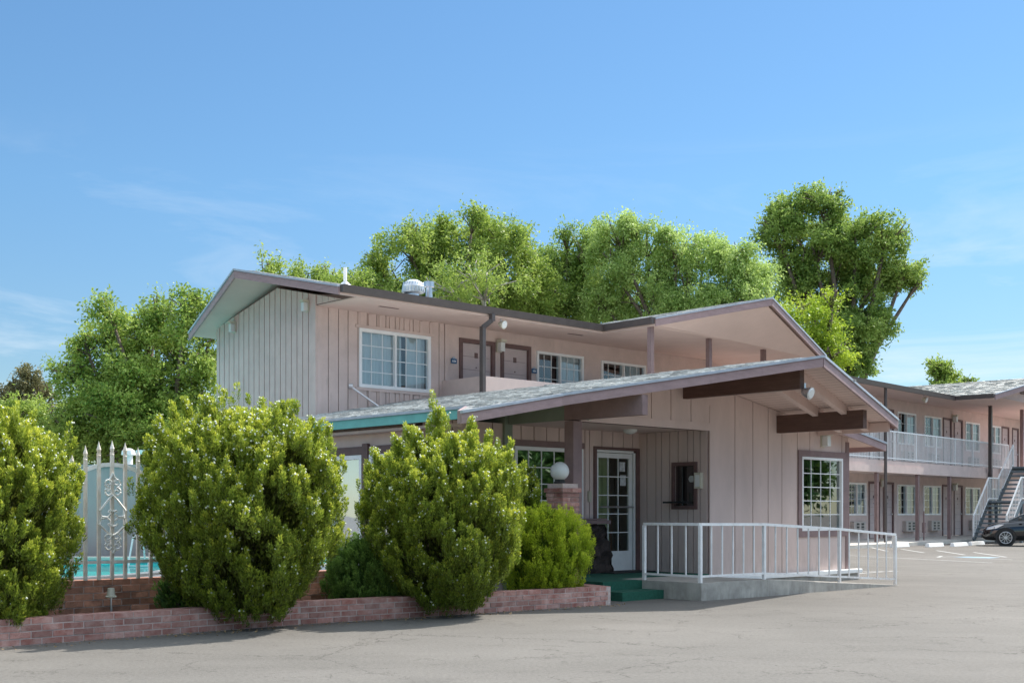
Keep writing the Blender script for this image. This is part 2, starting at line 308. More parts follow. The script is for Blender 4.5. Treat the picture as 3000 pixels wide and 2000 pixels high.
wt.add([(*pe(k, .02), -.13) for k in range(NP)], [tuple(range(NP))]); struct(wt.build('pool_water', M['water']))

# ---------------------------------------------------------------- building helpers
def strip(mb, fr, s0, s1, zb, za, zc, d0, d1, mi):
    if max(za, zc)-zb < .004 or s1-s0 < .002: return
    mb.hexa([fr(s0,d0,zb), fr(s1,d0,zb), fr(s1,d1,zb), fr(s0,d1,zb), fr(s0,d0,max(za, zb+.002)), fr(s1,d0,max(zc, zb+.002)), fr(s1,d1,max(zc, zb+.002)), fr(s0,d1,max(za, zb+.002))], mi)
def column(mb, fr, s0, s1, zb, zt, holes, d0, d1, mi):
    hs = sorted([h for h in holes if h[0] < (s0+s1)/2 < h[1]], key=lambda h: h[2]); z = zb
    for h in hs:
        if h[2] > z: strip(mb, fr, s0, s1, z, h[2], h[2], d0, d1, mi)
        z = max(z, h[3])
    strip(mb, fr, s0, s1, z, zt(s0), zt(s1), d0, d1, mi)
def wall(mb, fr, s0, s1, zb, zt, holes=(), grooves=(), cuts=(), th=.16, proud=.02, gw=.018):
    if not callable(zt): zc = zt; zt = lambda s: zc
    ed = sorted({s0, s1, *[x for h in holes for x in h[:2] if s0 < x < s1], *cuts})
    for a, b in zip(ed, ed[1:]): column(mb, fr, a, b, zb, zt, holes, -th, 0, 1 if grooves else 0)
    if grooves:
        gs = [g_ for g_ in sorted(grooves) if s0+.03 < g_ < s1-.03]; lo = s0
        iv = []
        for g_ in gs: iv.append((lo, g_-gw/2)); lo = g_+gw/2
        iv.append((lo, s1))
        for a, b in iv:
            ee = sorted({a, b, *[x for x in ed if a < x < b]})
            for x0, x1 in zip(ee, ee[1:]): column(mb, fr, x0, x1, zb+.005, lambda s: zt(s)-.004, holes, 0, proud, 0)
def window(root, fr, s0, s1, z0, z1, cols=3, rows=4, split=True, gl='glass', cur='closed', trim=0, fw=.055, out=.03, muntins=True, label=None):
    f = MB(); iw = fw*.62
    for x0, x1, a, b in ((s0, s1, z1-fw, z1), (s0, s1, z0, z0+fw), (s0, s0+fw, z0+fw, z1-fw), (s1-fw, s1, z0+fw, z1-fw)): f.box(fr, x0, x1, -.05, out+.012, a, b)
    mid = (s0+s1)/2; halves = [(s0+fw, mid-iw/2), (mid+iw/2, s1-fw)] if split else [(s0+fw, s1-fw)]
    if split: f.box(fr, mid-iw/2, mid+iw/2, -.05, out+.006, z0+fw, z1-fw)
    o = f.build('window', M['vinyl'], root)
    if label: o['label'] = label
    g = MB(); p = MB()
    for i, (h0, h1) in enumerate(halves):
        y = -.012 - (.02 if i == 0 and split else 0)
        p.add([fr(h0, y, z0+fw), fr(h1, y, z0+fw), fr(h1, y, z1-fw), fr(h0, y, z1-fw)], [(0, 1, 2, 3)])
        if muntins:
            for c in range(1, cols): x = h0+(h1-h0)*c/cols; g.box(fr, x-.0065, x+.0065, y-.012, y+.008, z0+fw, z1-fw)
            for r_ in range(1, rows):
                z = z0+fw+(z1-z0-2*fw)*r_/rows
                e = [h0]+[h0+(h1-h0)*c/cols for c in range(1, cols)]+[h1]
                for q0, q1 in zip(e, e[1:]): g.box(fr, q0+(.008 if q0 != h0 else 0), q1-(.008 if q1 != h1 else 0), y-.011, y+.007, z-.008, z+.008)
    p.build('pane', M[gl], o)
    if muntins: g.build('muntin', M['vinyl'], o)
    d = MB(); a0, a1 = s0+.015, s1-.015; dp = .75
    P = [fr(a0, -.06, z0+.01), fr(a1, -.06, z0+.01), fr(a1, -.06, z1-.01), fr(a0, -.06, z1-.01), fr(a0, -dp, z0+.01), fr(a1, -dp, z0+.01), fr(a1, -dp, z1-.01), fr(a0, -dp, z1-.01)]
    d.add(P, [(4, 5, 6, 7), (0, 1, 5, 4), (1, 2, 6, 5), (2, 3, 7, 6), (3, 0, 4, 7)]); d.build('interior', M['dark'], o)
    if cur:
        c = MB(); spans = {'closed': [(0, .66), (.70, 1)], 'left': [(0, .40), (.58, 1)], 'right': [(.52, 1)], 'half': [(0, .12), (.5, 1)]}[cur]
        for q0, q1 in spans:
            c = MB(); x0, x1 = a0+(a1-a0)*q0+.01, a0+(a1-a0)*q1-.01; n = max(6, int((x1-x0)/.035)); vs = []; rr = random.Random(int(x0*1000))
            ph = [rr.uniform(-.012, .012) for _ in range(n+1)]
            for i in range(n+1):
                x = x0+(x1-x0)*i/n; y = -.13+.022*math.sin(i*1.35)+ph[i]
                vs += [fr(x, y, z0+.03), fr(x, y, z1-.03)]
            c.add(vs, [(2*i, 2*i+2, 2*i+3, 2*i+1) for i in range(n)]); c.build('curtain', M['curtain'], o, smooth=True)
    if trim:
        t = MB(); y = .045
        for x0, x1, a, b in ((s0-trim, s1+trim, z1+.002, z1+trim), (s0-trim, s1+trim, z0-trim, z0-.002), (s0-trim, s0-.002, z0-.002, z1+.002), (s1+.002, s1+trim, z0-.002, z1+.002)): t.box(fr, x0, x1, .0225, y, a, b)
        t.build('casing', M['post'], o)
    return o
def room_door(root, fr, s0, s1, z0, z1, small=False, knob=1, face=.0):
    """flush motel room door in a brown frame; s0..s1 includes the frame"""
    fw = .085; d = MB(); d.box(fr, s0+fw+.003, s1-fw-.003, face-.07, face-.028, z0+.02, z1-fw-.003)
    n = 7
    for i in range(1, n): z = z0+(z1-z0-fw)*i/n; d.box(fr, s0+fw+.05, s1-fw-.05, face-.028, face-.0255, z-.004, z+.004, 1)
    o = d.build('door', [M['door'], M['post']], root)
    t = MB(); t.box(fr, s0, s0+fw, face-.09, face+.03, z0, z1); t.box(fr, s1-fw, s1, face-.09, face+.03, z0, z1); t.box(fr, s0+fw, s1-fw, face-.09, face+.03, z1-fw, z1)
    t.build('door_frame', M['trim'], o)
    kx = s1-fw-.08 if knob > 0 else s0+fw+.08; k = MB(); k.tube([fr(kx, face-.028, z0+.98), fr(kx, face+.03, z0+.98)], .028, 10); k.box(fr, kx-.03, kx+.03, face-.0279, face-.02, z0+.99, z0+1.13)
    k.build('door_handle', M['metal'], o)
    if not small:
        q = MB(); mid = (s0+s1)/2; q.box(fr, mid-.045, mid+.045, face-.0279, face-.02, z0+1.62, z0+1.73); q.build('number_plate', M['trim'], o); q = MB(); q.tube([fr(mid, face-.028, z0+1.42), fr(mid, face-.018, z0+1.42)], .016, 8)
        q.build('peephole', M['trim'], o)
    return o
def fascia(root, edges, h=.13, drip=.036, th=.035, m='fascia', parent_name='fascia', down=0):
    """edges: (P, Q) top points of roof edge; board hangs under a light metal drip edge"""
    for P, Q in edges:
        b = MB(); d = MB(); P, Q = Vector(P), Vector(Q); dr = (Q-P); hz = Vector((dr.x, dr.y, 0)).normalized(); nn = Vector((hz.y, -hz.x, 0))
        z = Vector((0, 0, 1))
        if drip: d.hexa([P-z*drip, Q-z*drip, Q-z*drip+nn*(th+.02), P-z*drip+nn*(th+.02), P, Q, Q+nn*(th+.02), P+nn*(th+.02)])
        t0 = z*(drip+.002); t1 = z*(drip+h); b.hexa([P-t1, Q-t1, Q-t1+nn*th, P-t1+nn*th, P-t0, Q-t0, Q-t0+nn*th, P-t0+nn*th])
        o = b.build(parent_name, M[m], root)
        if drip: d.build('drip_edge', M['drip'], root)
def inpoly(x, y, pg):
    c = False; j = len(pg)-1
    for i in range(len(pg)):
        if (pg[i][1] > y) != (pg[j][1] > y) and x < (pg[j][0]-pg[i][0])*(y-pg[i][1])/(pg[j][1]-pg[i][1])+pg[i][0]: c = not c
        j = i
    return c
def shingles(mb, fr, pg, zf, down, course=.14, tab=.30, seed=3):
    """individual tabs laid in courses. pg in frame coords; down = 'x-','x+','y-','y+' downslope axis"""
    rr = random.Random(seed); xs = [p[0] for p in pg]; ys = [p[1] for p in pg]
    ax = 0 if down[0] == 'x' else 1; sg = -1 if down[1] == '-' else 1
    c0, c1 = (min(xs), max(xs)) if ax == 0 else (min(ys), max(ys)); t0, t1 = (min(ys), max(ys)) if ax == 0 else (min(xs), max(xs))
    n = int((c1-c0)/course)+1
    for i in range(n):
        lo = c0+i*course; t = t0+rr.uniform(-tab, 0)
        while t < t1:
            wt_ = tab*rr.choice((.5, .75, 1, 1.25)); te = t+wt_-.012; cm, tm = lo+course/2, (t+te)/2; t += wt_
            px, py = (cm, tm) if ax == 0 else (tm, cm)
            if not all(inpoly(*((cm+dc, tm+dt) if ax == 0 else (tm+dt, cm+dc)), pg) for dc in (-.06, .06) for dt in (-.1, 0, .1)): continue
            lift = rr.uniform(.010, .028); s = lo+course*.04; e = lo+course*1.02
            lowc, hic = (s, e) if sg < 0 else (e, s)
            ps = []
            for cc, zz in ((lowc, lift), (hic, .003)):
                for tt in (t-wt_, te):
                    x, y = (cc, tt) if ax == 0 else (tt, cc); ps.append((fr(x, y, zf(x, y)+zz), fr(x, y, zf(x, y)-.004)))
            (a, a_), (b, b_), (c, c_), (d, d_) = ps
            mb.hexa([a_, b_, d_, c_, a, b, d, c])

# ================================================================ OFFICE
FLZ = .25
office = thing('office_building', 'low mauve motel office with pointed shingle roof over its glass entrance door', 'building', PL(0, 0, 0))
RA = -.63; SLL, SLR = .185, .167
zL = lambda a, b=0: 3.50+SLL*(a-RA); zR = lambda a, b=0: 3.50-SLR*(a-RA)
zroof = lambda a: (zL(a) if a < RA else zR(a))
wm = MB(); soff = lambda a: zroof(a)-.074
# front wall with header over the porch
fgr = [.68, 1.18, 1.62, 2.03, 2.50, 2.89, 3.94]
HW = (2.62, 3.95, .92, 2.24)
wall(wm, FW, 0, 4.16, .0, soff, [HW], fgr, cuts=[])
wall(wm, FW, -3.03, 0, 2.58, soff, [], [-2.75, -2.1, -1.45, -.98, -.48], cuts=[RA])
wm.box(FW, -3.03, -.0, .0, .03, 2.575, 2.70, 0)                    # header ledge
wm.box(FW, -.002, .10, .0205, .028, .26, 2.98, 0); wm.box(FW, 4.06, 4.163, .0205, .04, .2, 2.55, 2)
# B walls
wall(wm, PW, 0.02, 1.5, .0, 2.60, [(.27, .68, 1.36, 2.02)], [.16, .30, .42, .62, .80, .98, 1.10, 1.30])
wall(wm, DW, -1.16, -.02, 2.33, 2.62, [], [-.95, -.68, -.42, -.18]); wall(wm, DW, -4.75, -1.16, .0, 2.62, [(-2.95, -1.42, 1.12, 2.28)], [-4.2, -3.8, -3.4, -3.08, -2.80, -2.52, -2.24, -1.96, -1.68, -1.36, -1.25])
wall(wm, LW, 1.66, 6.6, .0, 2.55, [(2.0, 2.75, .32, 2.13), (2.95, 4.6, .32, 2.13), (4.85, 6.3, .32, 2.13)], [])
# right side wall
RS = Fr(ab(4.16, 0), B, A); wall(wm, RS, .02, 6.6, 0, 2.6, [], [x*.4+.3 for x in range(16)])
wm.build('wall', [M['wall'], M['groove'], M['post']], office)
# porch ceiling, and sage header on the open left side
pcl = MB(); pcl.box(PL, -3.05, -.02, .165, 1.49, 2.60, 2.66); pcl.build('porch_ceiling', M['soffit'], office)
gh = MB(); gw_ = Fr(ab(-3.13, 0), B, neg(A)); gh.box(gw_, .10, 1.42, -.06, .0, 2.60, 2.90); gh.box(gw_, .12, 1.2, .0, .015, 2.74, 2.90); gh.box(gw_, 1.43, 1.60, -.10, .06, .0, 2.86)
gh.box(gw_, 1.62, 2.2, -.06, 0, 2.2, 2.74); gh.build('side_header', M['green'], office)
# door assembly
dr = MB(); dz0, dz1 = .27, 2.24
for x0, x1, a, b in ((-1.07, -1.03, dz0, dz1), (-.27, -.19, dz0, dz1), (-1.03, -.27, 2.16, dz1), (-1.03, -.27, dz0, .60)): dr.box(DW, x0, x1, -.03, .015, a, b)
door = dr.build('glass_door', M['white'], office)
q = MB(); q.add([DW(-1.03, -.01, .6), DW(-.27, -.01, .6), DW(-.27, -.01, 2.16), DW(-1.03, -.01, 2.16)], [(0, 1, 2, 3)]); q.build('pane', M['dglass'], door)
q = MB()
for c in (1, 2): x = -1.03+.76*c/3; q.box(DW, x-.008, x+.008, -.018, 0, .6, 2.16)
for r_ in range(1, 5):
    z = .6+1.56*r_/5
    for k in range(3): q.box(DW, -1.03+.76*k/3+(.008 if k else 0), -1.03+.76*(k+1)/3-(.008 if k < 2 else 0), -.017, -.001, z-.008, z+.008)
q.build('muntin', M['white'], door)
q = MB(); q.tube([DW(-1.01, .07, 1.34), DW(-.22, .07, 1.34)], .016, 8); q.tube([DW(-1.0, .015, 1.34), DW(-1.0, .07, 1.34)], .012, 6); q.tube([DW(-.24, .015, 1.34), DW(-.24, .07, 1.34)], .012, 6); q.build('door_handle', M['metal'], door)
q = MB(); q.box(DW, -.49, -.35, -.006, -.003, 1.94, 2.1); q.box(DW, -.47, -.33, -.006, -.003, 1.70, 1.88); q.build('notice', M['paper'], door)
q = MB(); q.box(DW, -.17, -.12, -.05, .03, .27, 2.26); q.box(DW, -1.09, -.17, -.05, .03, 2.25, 2.29); q.build('door_jamb', M['white'], door)
q = MB(); q.box(DW, -1.16, -1.095, -.06, .045, .25, 2.34); q.box(DW, -.115, -.01, -.06, .045, .25, 2.34); q.box(DW, -1.095, -.115, -.06, .045, 2.292, 2.34); q.build('casing', M['trim'], door)
# rooms behind openings
rm = MB()
def roombox(fr, s0, s1, z0, z1, dp, mi):
    P = [fr(s0, -.161, z0), fr(s1, -.161, z0), fr(s1, -.161, z1), fr(s0, -.161, z1), fr(s0, -dp, z0), fr(s1, -dp, z0), fr(s1, -dp, z1), fr(s0, -dp, z1)]
    rm.add(P, [(4, 5, 6, 7), (0, 1, 5, 4), (1, 2, 6, 5), (2, 3, 7, 6), (3, 0, 4, 7)], mi)
roombox(DW, -1.3, .3, .26, 2.5, 2.4, 0)
rm.box(DW, -1.2, -.80, -.9, -.45, .27, 1.30, 1); rm.box(DW, -.50, .1, -1.2, -.7, .27, 1.15, 1); rm.box(DW, -.80, -.53, -.24, -.20, .3, 2.3, 2); rm.box(DW, -1.04, -.83, -.36, -.30, .27, 1.25, 1); rm.box(DW, -.4, -.1, -2.3, -2.25, 1.5, 2.0, 3)
roombox(PW, .2, .75, 1.2, 2.2, .9, 3)
rm.build('interior', [M['room'], M['wood'], M['drape'], M['dark']], office)
# porch window and pass-through window
window(office, DW, -2.95, -1.42, 1.12, 2.28, 5, 4, split=False, gl='sglass', cur=None, trim=.0)
q = MB(); q.box(DW, -3.0, -1.40, .0, .05, 2.285, 2.38); q.build('window_head', M['post'], office)
q = MB(); q.add([PW(.27, -.05, 1.36), PW(.68, -.05, 1.36), PW(.68, -.05, 2.02), PW(.27, -.05, 2.02)], [(0, 1, 2, 3)])
pt = MB()
for x0, x1, a, b in ((.21, .27, 1.30, 2.08), (.68, .74, 1.30, 2.08), (.27, .68, 2.02, 2.08), (.27, .68, 1.30, 1.36)): pt.box(PW, x0, x1, -.06, .05, a, b)
pw = pt.build('service_window', M['trim'], office); q.build('pane', M['dglass'], pw)
q = MB(); q.box(PW, .30, .80, .052, .20, 1.40, 1.43); q.build('shelf', M['black'], pw)
q = MB(); q.tube([PW(.36, -.04, 1.80), PW(.36, .0, 1.80)], .055, 14); q.build('speak_hole', M['metal'], pw)
# front window
fo = window(office, FW, 2.62, 3.95, .92, 2.24, 4, 5, split=False, gl='wglass', cur=None, trim=.11, fw=.045)
q = MB(); q.box(FW, 2.7, 3.8, -.35, -.33, 1.55, 1.62, 0); q.box(FW, 3.35, 3.5, -.34, -.30, 1.3, 2.2, 0); q.build('window_blind', M['drape'], fo)
# left annex windows
for s0, s1 in ((2.0, 2.75), (2.95, 4.6), (4.85, 6.3)): window(office, LW, s0, s1, .32, 2.13, 1, 1, split=s1-s0 > 1, gl='glass', cur='closed', muntins=False, fw=.06)
q = MB(); q.box(LW, 2.78, 2.92, .0, .05, .3, 2.3); q.box(LW, 1.66, 6.6, .0, .03, 2.14, 2.26); q.build('mullion_post', M['trim'], office)
# lava rock veneer under the porch window with cap
rk = MB(); nx, nz_ = 26, 11
vs = []
for j in range(nz_+1):
    for i in range(nx+1):
        s = -3.6+2.62*i/nx; z = .25+.80*j/nz_; lean = .22-.10*(j/nz_)
        h = rng.normal(0, .035)+.06*math.sin(s*9+j)*math.cos(j*1.9+s*3)
        if i == nx: s += .10*(1-j/nz_)+.02*math.sin(j*2.1)
        vs.append(DW(s, lean+h, z))
rk.add(vs, [(j*(nx+1)+i, j*(nx+1)+i+1, (j+1)*(nx+1)+i+1, (j+1)*(nx+1)+i) for j in range(nz_) for i in range(nx)])
vs = []
for j in range(nz_+1):
    for k in range(5):
        z = .25+.80*j/nz_; lean = .22-.10*(j/nz_); vs.append(DW(-.98+.10*(1-j/nz_)+.02*math.sin(j*2.1)+(.03*math.sin(j*3+k) if 0 < k < 4 else 0), .025+(lean-.02)*k/4, z))
rk.add(vs, [(j*5+k, j*5+k+1, (j+1)*5+k+1, (j+1)*5+k) for j in range(nz_) for k in range(4)])
rk.build('rock_veneer', M['rock'], office)
q = MB(); q.box(DW, -3.6, -.97, .022, .24, 1.06, 1.12); q.box(DW, -3.6, -1.01, .022, .2, 1.125, 1.15); q.build('stone_cap', M['post'], office)
q = MB(); q.box(DW, -1.30, -1.24, .021, .06, 1.42, 1.60); q.build('mailbox_slot', M['lampw'], office)
# corner post and beams
q = MB(); q.box(PL, -3.22, -3.04, -.06, .12, .0, 2.57); q.build('post', M['post'], office)
def beam(a, b0, b1, z0, z1, m='beam'):
    e = MB(); e.box(PL, a-.055, a+.055, b1, b0, z0, z1); e.build('beam', M[m], office)
beam(RA, -.022, -2.19, 3.05, 3.345); beam(1.92, -.022, -1.70, 2.62, 2.92); beam(-3.13, .16, -1.34, 2.585, 2.86, 'post')
# roof
rf = MB()
left = [(RA, -2.52), (-4.22, -.80), (-6.0, -.80), (-5.1, .1), (-5.1, 6.6), (-3.05, 6.6), (-3.05, 6.82), (RA, 6.82)]
right = [(RA, 6.82), (4.97, 6.82), (4.97, -.30), (3.25, -.30), (3.25, -1.5), (RA, -2.52)]
rf.slab([PL(a, b, zL(a)) for a, b in left][::-1], .07, 0, 1); rf.slab([PL(a, b, zR(a)) for a, b in right][::-1], .07, 0, 1)
roof = rf.build('roof', [M['shbase'], M['soffit']], office)
sh = MB(); shingles(sh, PL, left, lambda a, b: zL(a), 'x-'); shingles(sh, PL, right, lambda a, b: zR(a), 'x+', seed=5); sh.build('shingles', M['shingle'], roof)
E3 = lambda pts, zf: [PL(a, b, zf(a)+.006) for a, b in pts]
lp = E3(left, zL); rp = E3(right, zR)
fascia(roof, [(lp[1], lp[0]), (lp[2], lp[1]), (rp[5], rp[4]), (rp[4], rp[3]), (rp[3], rp[2]), (rp[2], rp[1])])
fascia(roof, [(lp[3], lp[2])], h=.165, drip=0); fascia(roof, [(lp[4], lp[3])], h=.13, m='teal', parent_name='gutter')
q = MB(); q.box(PL, -5.0, -4.76, .6, 6.55, 2.44, 2.48); q.build('eave_soffit', M['soffit'], roof)
# rafters beneath the right slope, parallel to the raking edge, and soffit board lines
q = MB()
for off in (.55, 1.15):
    P0 = PL(RA+.06, -2.52+off, zR(RA)-.07-.075); P1 = PL(3.1, -1.5+off*.86, zR(3.1)-.07-.075); q.bar(P0, P1, .10, .15)
q.bar(PL(3.12, -1.45, zR(3.12)-.16), PL(3.12, -.05, zR(3.12)-.16), .05, .16)
q.build('rafter', M['soffit'], office)
q = MB()
for i in range(26):
    t = i/26; a = RA+.12+t*3.7; b0 = -2.50+1.02*(a-RA)/3.88
    q.box(PL, a, a+.008, b0+.05, -.03, zR(a)-.0735, zR(a)-.0725)
q.build('soffit_board', M['groove'], roof)
# roof vent pipe near balcony
q = MB(); q.tube([PL(3.1, 4.2, zR(3.1)), PL(3.1, 4.2, zR(3.1)+1.02), PL(3.05, 4.2, zR(3.1)+1.15)], .05, 8); q.build('vent_pipe', M['white'], office)
# little brace (cable mast) from wall to roof, pale pipe
brace = MB(); brace.tube([MW(-2.25, .03, 3.66), MW(-1.95, .75, 3.15)], .022, 8); brace.tube([MW(-2.29, .02, 3.66), MW(-2.22, .06, 3.66)], .05, 10)

# ================================================================ MAIN TWO-STOREY BUILDING
main = thing('motel_building', 'two-storey mauve motel block with pointed gable roof and upstairs balcony doors', 'building', PL(-3.02, 6.84, 0))
brace.build('conduit', M['metal'], main)
mm = MB()
WF = [(-2.05, -.28, 3.66, 4.80), (2.72, 4.20, 3.62, 4.79), (4.80, 6.36, 3.62, 4.76)]
DH = [(.50, 1.49, 2.86, 4.86), (1.66, 2.55, 2.86, 4.86)]
ggr = [-2.75, -2.52, -2.30, -2.07, -1.85, -1.62, -1.40, -1.17, -.95, -.72, -.50, -.27, -.05, .09]
wall(mm, MW, -3.0, .18, 0, 5.12, [WF[0]], ggr)
wall(mm, MW, .182, 12, 0, 5.12, WF[1:]+DH, [])
zg = lambda b: 5.70-.225*abs(b-8.15)-.08
wall(mm, GW, 6.86, 10.49, 0, zg, [], [6.86+.195*k for k in range(1, 19)], cuts=[8.15], gw=.024)
wall(mm, GW, 5.45, 6.86, 5.128, zg, [], [5.6, 5.8, 6.0, 6.2, 6.4, 6.6, 6.78]); mm.box(GW, 6.79, 6.885, .021, .04, 2.4, 5.30, 0); mm.box(GW, 6.795, 6.86, -.015, .0205, 2.4, 5.12, 0)
BW = Fr(ab(0, 10.49), A, B); wall(mm, BW, -2.84, 12, 0, 5.2, [])
RS2 = Fr(ab(12, 0), B, A); wall(mm, RS2, 6.86, 10.3, 0, 5.6, [])
mm.box(MW, -3.02, -2.92, .0205, .05, 2.4, 5.1, 0); mm.box(MW, .10, .2, .003, .035, 2.4, 5.1, 0)
mm.build('wall', [M['plaster'], M['groove']], main)
# siding battens above and below the big window
q = MB()
for z0, z1, z2, z3 in ((4.86, 5.08, 4.803, 4.859), (2.9, 3.60, 3.601, 3.655)):
    q = MB(); q.box(MW, -2.13, -.20, .0215, .045, z2, z3)
    for k in range(8): q.box(MW, -2.05+k*.253-.03, -2.05+k*.253+.03, .0215, .045, z0, z1)
    q.build('siding_strip', M['wall'], main)
window(main, MW, *WF[0], cols=3, rows=4, cur='closed', fw=.065)
window(main, MW, *WF[1], cols=3, rows=4, cur='right'); window(main, MW, *WF[2], cols=3, rows=4, cur='half')
for d_ in DH: room_door(main, MW, *d_)
# roof of the long block
ZR0 = 5.24; RB = 8.15; s1_ = (5.86-ZR0)/(RB-5.4)
zf = lambda a, b: ZR0+s1_*(min(b, 10.9)-5.4) if b < RB else 5.86-.30*(b-RB)
m_front = [(-3.48, 5.4), (3.325, 5.4), (6.05, 8.15), (13, 8.15), (13, 8.15), (-3.95, 8.15)]
m_front = [(-3.48, 5.4), (3.325, 5.4), (6.05, 8.15), (-3.95, 8.15)]
m_back = [(-3.95, 8.15), (13, 8.15), (13, 10.95), (-3.40, 10.95)]
# cross gable
CA = 6.05; sc = (5.86-5.24)/(CA-3.325)
zcl = lambda a: 5.24+sc*(a-3.325); zcr = lambda a: 5.86-.235*(a-CA)
c_left = [(3.325, 3.95), (CA, 3.02), (CA, 8.15), (3.325, 5.4)]
c_right = [(CA, 3.02), (9.6, 3.95), (9.6, 8.15), (CA, 8.15)]
rf = MB()
rf.slab([PL(a, b, zf(a, b)) for a, b in m_front], .08, 0, 1); rf.slab([PL(a, b, zf(a, b)) for a, b in m_back], .08, 0, 1)
rf.slab([PL(a, b, zcl(a)) for a, b in c_left], .08, 0, 1); rf.slab([PL(a, b, zcr(a)-.003) for a, b in c_right], .08, 0, 1)
mroof = rf.build('roof', [M['shbase'], M['soffit']], main)
sh = MB(); shingles(sh, PL, m_front, zf, 'y-', seed=8); shingles(sh, PL, c_left, lambda a, b: zcl(a), 'x-', seed=9); sh.build('shingles', M['shingle'], mroof)
F = lambda a, b, z: PL(a, b, z+.006)
gp = F(-3.48, 5.4, 5.24); ap = F(-3.95, 8.15, 5.86); lb = F(-3.40, 10.95, 5.02)
e1, e2, ea, er = F(3.325, 5.4, 5.24), F(3.325, 3.95, 5.24), F(CA, 3.02, 5.86), F(9.6, 3.95, zcr(9.6))
fascia(mroof, [(ap, gp), (lb, ap), (e2, ea), (ea, er), (er, F(9.6, 8.15, zcr(9.6)))], h=.14)
q = MB()
for P, Q in ((gp, e1), (e1, e2)):
    P, Q = Vector(P), Vector(Q); d_ = (Q-P).normalized(); nn = Vector((d_.y, -d_.x, 0)); z = Vector((0, 0, 1))
    q.hexa([P-z*.13+nn*.01, Q-z*.13+nn*.01, Q-z*.13+nn*.09, P-z*.13+nn*.09, P-z*.0+nn*.0, Q-z*.0+nn*.0, Q+nn*.12, P+nn*.12])
    q.hexa([P-z*.17-nn*.02, Q-z*.17-nn*.02, Q-z*.17+nn*.006, P-z*.17+nn*.006, P-z*.02-nn*.02, Q-z*.02-nn*.02, Q-z*.02+nn*.006, P-z*.02+nn*.006], 1)
q.build('gutter', [M['gutter'], M['soffit']], mroof)
# flat soffits
q = MB(); q.slab([PL(-3.0, 5.42, 5.125), PL(3.36, 5.42, 5.125), PL(3.36, 4.2, 5.125), PL(9.4, 4.2, 5.125), PL(9.4, 6.82, 5.125), PL(-3.0, 6.82, 5.125)], .02)
q.slab([PL(3.37, 4.0, 5.11), PL(3.37, 4.2, 5.11), PL(6.1, 4.2, 5.10), PL(CA, 3.09, 5.69)], .012); q.slab([PL(6.1, 4.2, 5.10), PL(9.4, 4.2, 5.0), PL(9.5, 4.0, 4.90), PL(CA, 3.09, 5.69)], .012)
q.build('porch_soffit', M['soffit'], mroof)
for x_ in (-2.15, 2.9): q = MB(); q.box(PL, x_, x_+.45, 6.0, 6.06, 5.099, 5.1045); q.build('soffit_vent', M['trim'], mroof)
# balcony parapet and slab, columns, downspout
q = MB(); q.box(PL, .02, .14, 5.66, 6.82, 2.6, 3.93); q.box(PL, .02, 9.5, 5.54, 5.66, 2.6, 3.93); q.box(PL, .14, 9.5, 5.66, 6.82, 2.70, 2.86); q.build('balcony_parapet', M['plaster'], main)
for a, b in ((3.42, 4.15), (5.75, 4.45), (8.15, 4.7)):
    q = MB(); q.box(PL, a-.05, a+.05, b-.05, b+.05, 0, 5.10); q.build('column', M['post'], main)
q = MB(); q.box(PL, -.05, .05, 5.27, 5.34, 4.98, 5.12); q.hexa([PL(-.05, 5.27, 4.98), PL(.05, 5.27, 4.98), PL(.05, 5.34, 4.98), PL(-.05, 5.34, 4.98), PL(-.05, 5.27, 5.0), PL(.05, 5.27, 5.0), PL(.05, 5.34, 5.0), PL(-.05, 5.34, 5.0)])
q = MB(); q.bar(PL(.06, 5.33, 5.12), PL(.06, 5.33, 4.98), .10, .08); q.bar(PL(.06, 5.33, 5.0), PL(-.06, 5.47, 4.86), .10, .08); q.bar(PL(-.06, 5.47, 4.88), PL(-.06, 5.47, 2.6), .10, .08)
q.build('downspout', M['gutter'], main)
# roof vents
def vent(name, u, lab, f):
    q = MB(); f(q); o = q.build(name, M['metal'], mroof, smooth=False); return o
q = MB(); p = PL(-2.1, 7.2, zf(0, 7.2)); q.lathe((p[0], p[1], p[2]-.02), [(.16, 0), (.06, .09), (.045, .1)], 14); q.tube([(p[0], p[1], p[2]+.05), (p[0], p[1], p[2]+.36)], .035, 10, 1); q.build('vent_pipe', [M['metal'], M['white']], mroof)
q = MB(); p = PL(-.1, 7.6, zf(0, 7.6)); q.lathe((p[0], p[1], p[2]), [(.12, 0), (.12, .05), (.22, .08), (.23, .2), (.19, .29), (.10, .34), (.0, .355)], 22)
for k in range(22): a = 2*math.pi*k/22; q.bar((p[0]+.235*math.cos(a), p[1]+.235*math.sin(a), p[2]+.09), (p[0]+.205*math.cos(a+.15), p[1]+.205*math.sin(a+.15), p[2]+.28), .01, .02)
q.build('turbine_vent', M['metal'], mroof)
q = MB(); p = PL(.32, 7.6, zf(0, 7.6)); q.tube([(p[0], p[1], p[2]-.05), (p[0], p[1], p[2]+.26)], .07, 12); q.tube([(p[0], p[1], p[2]+.25), (p[0], p[1], p[2]+.36)], .11, 12); q.build('vent_cap', M['metal'], mroof)

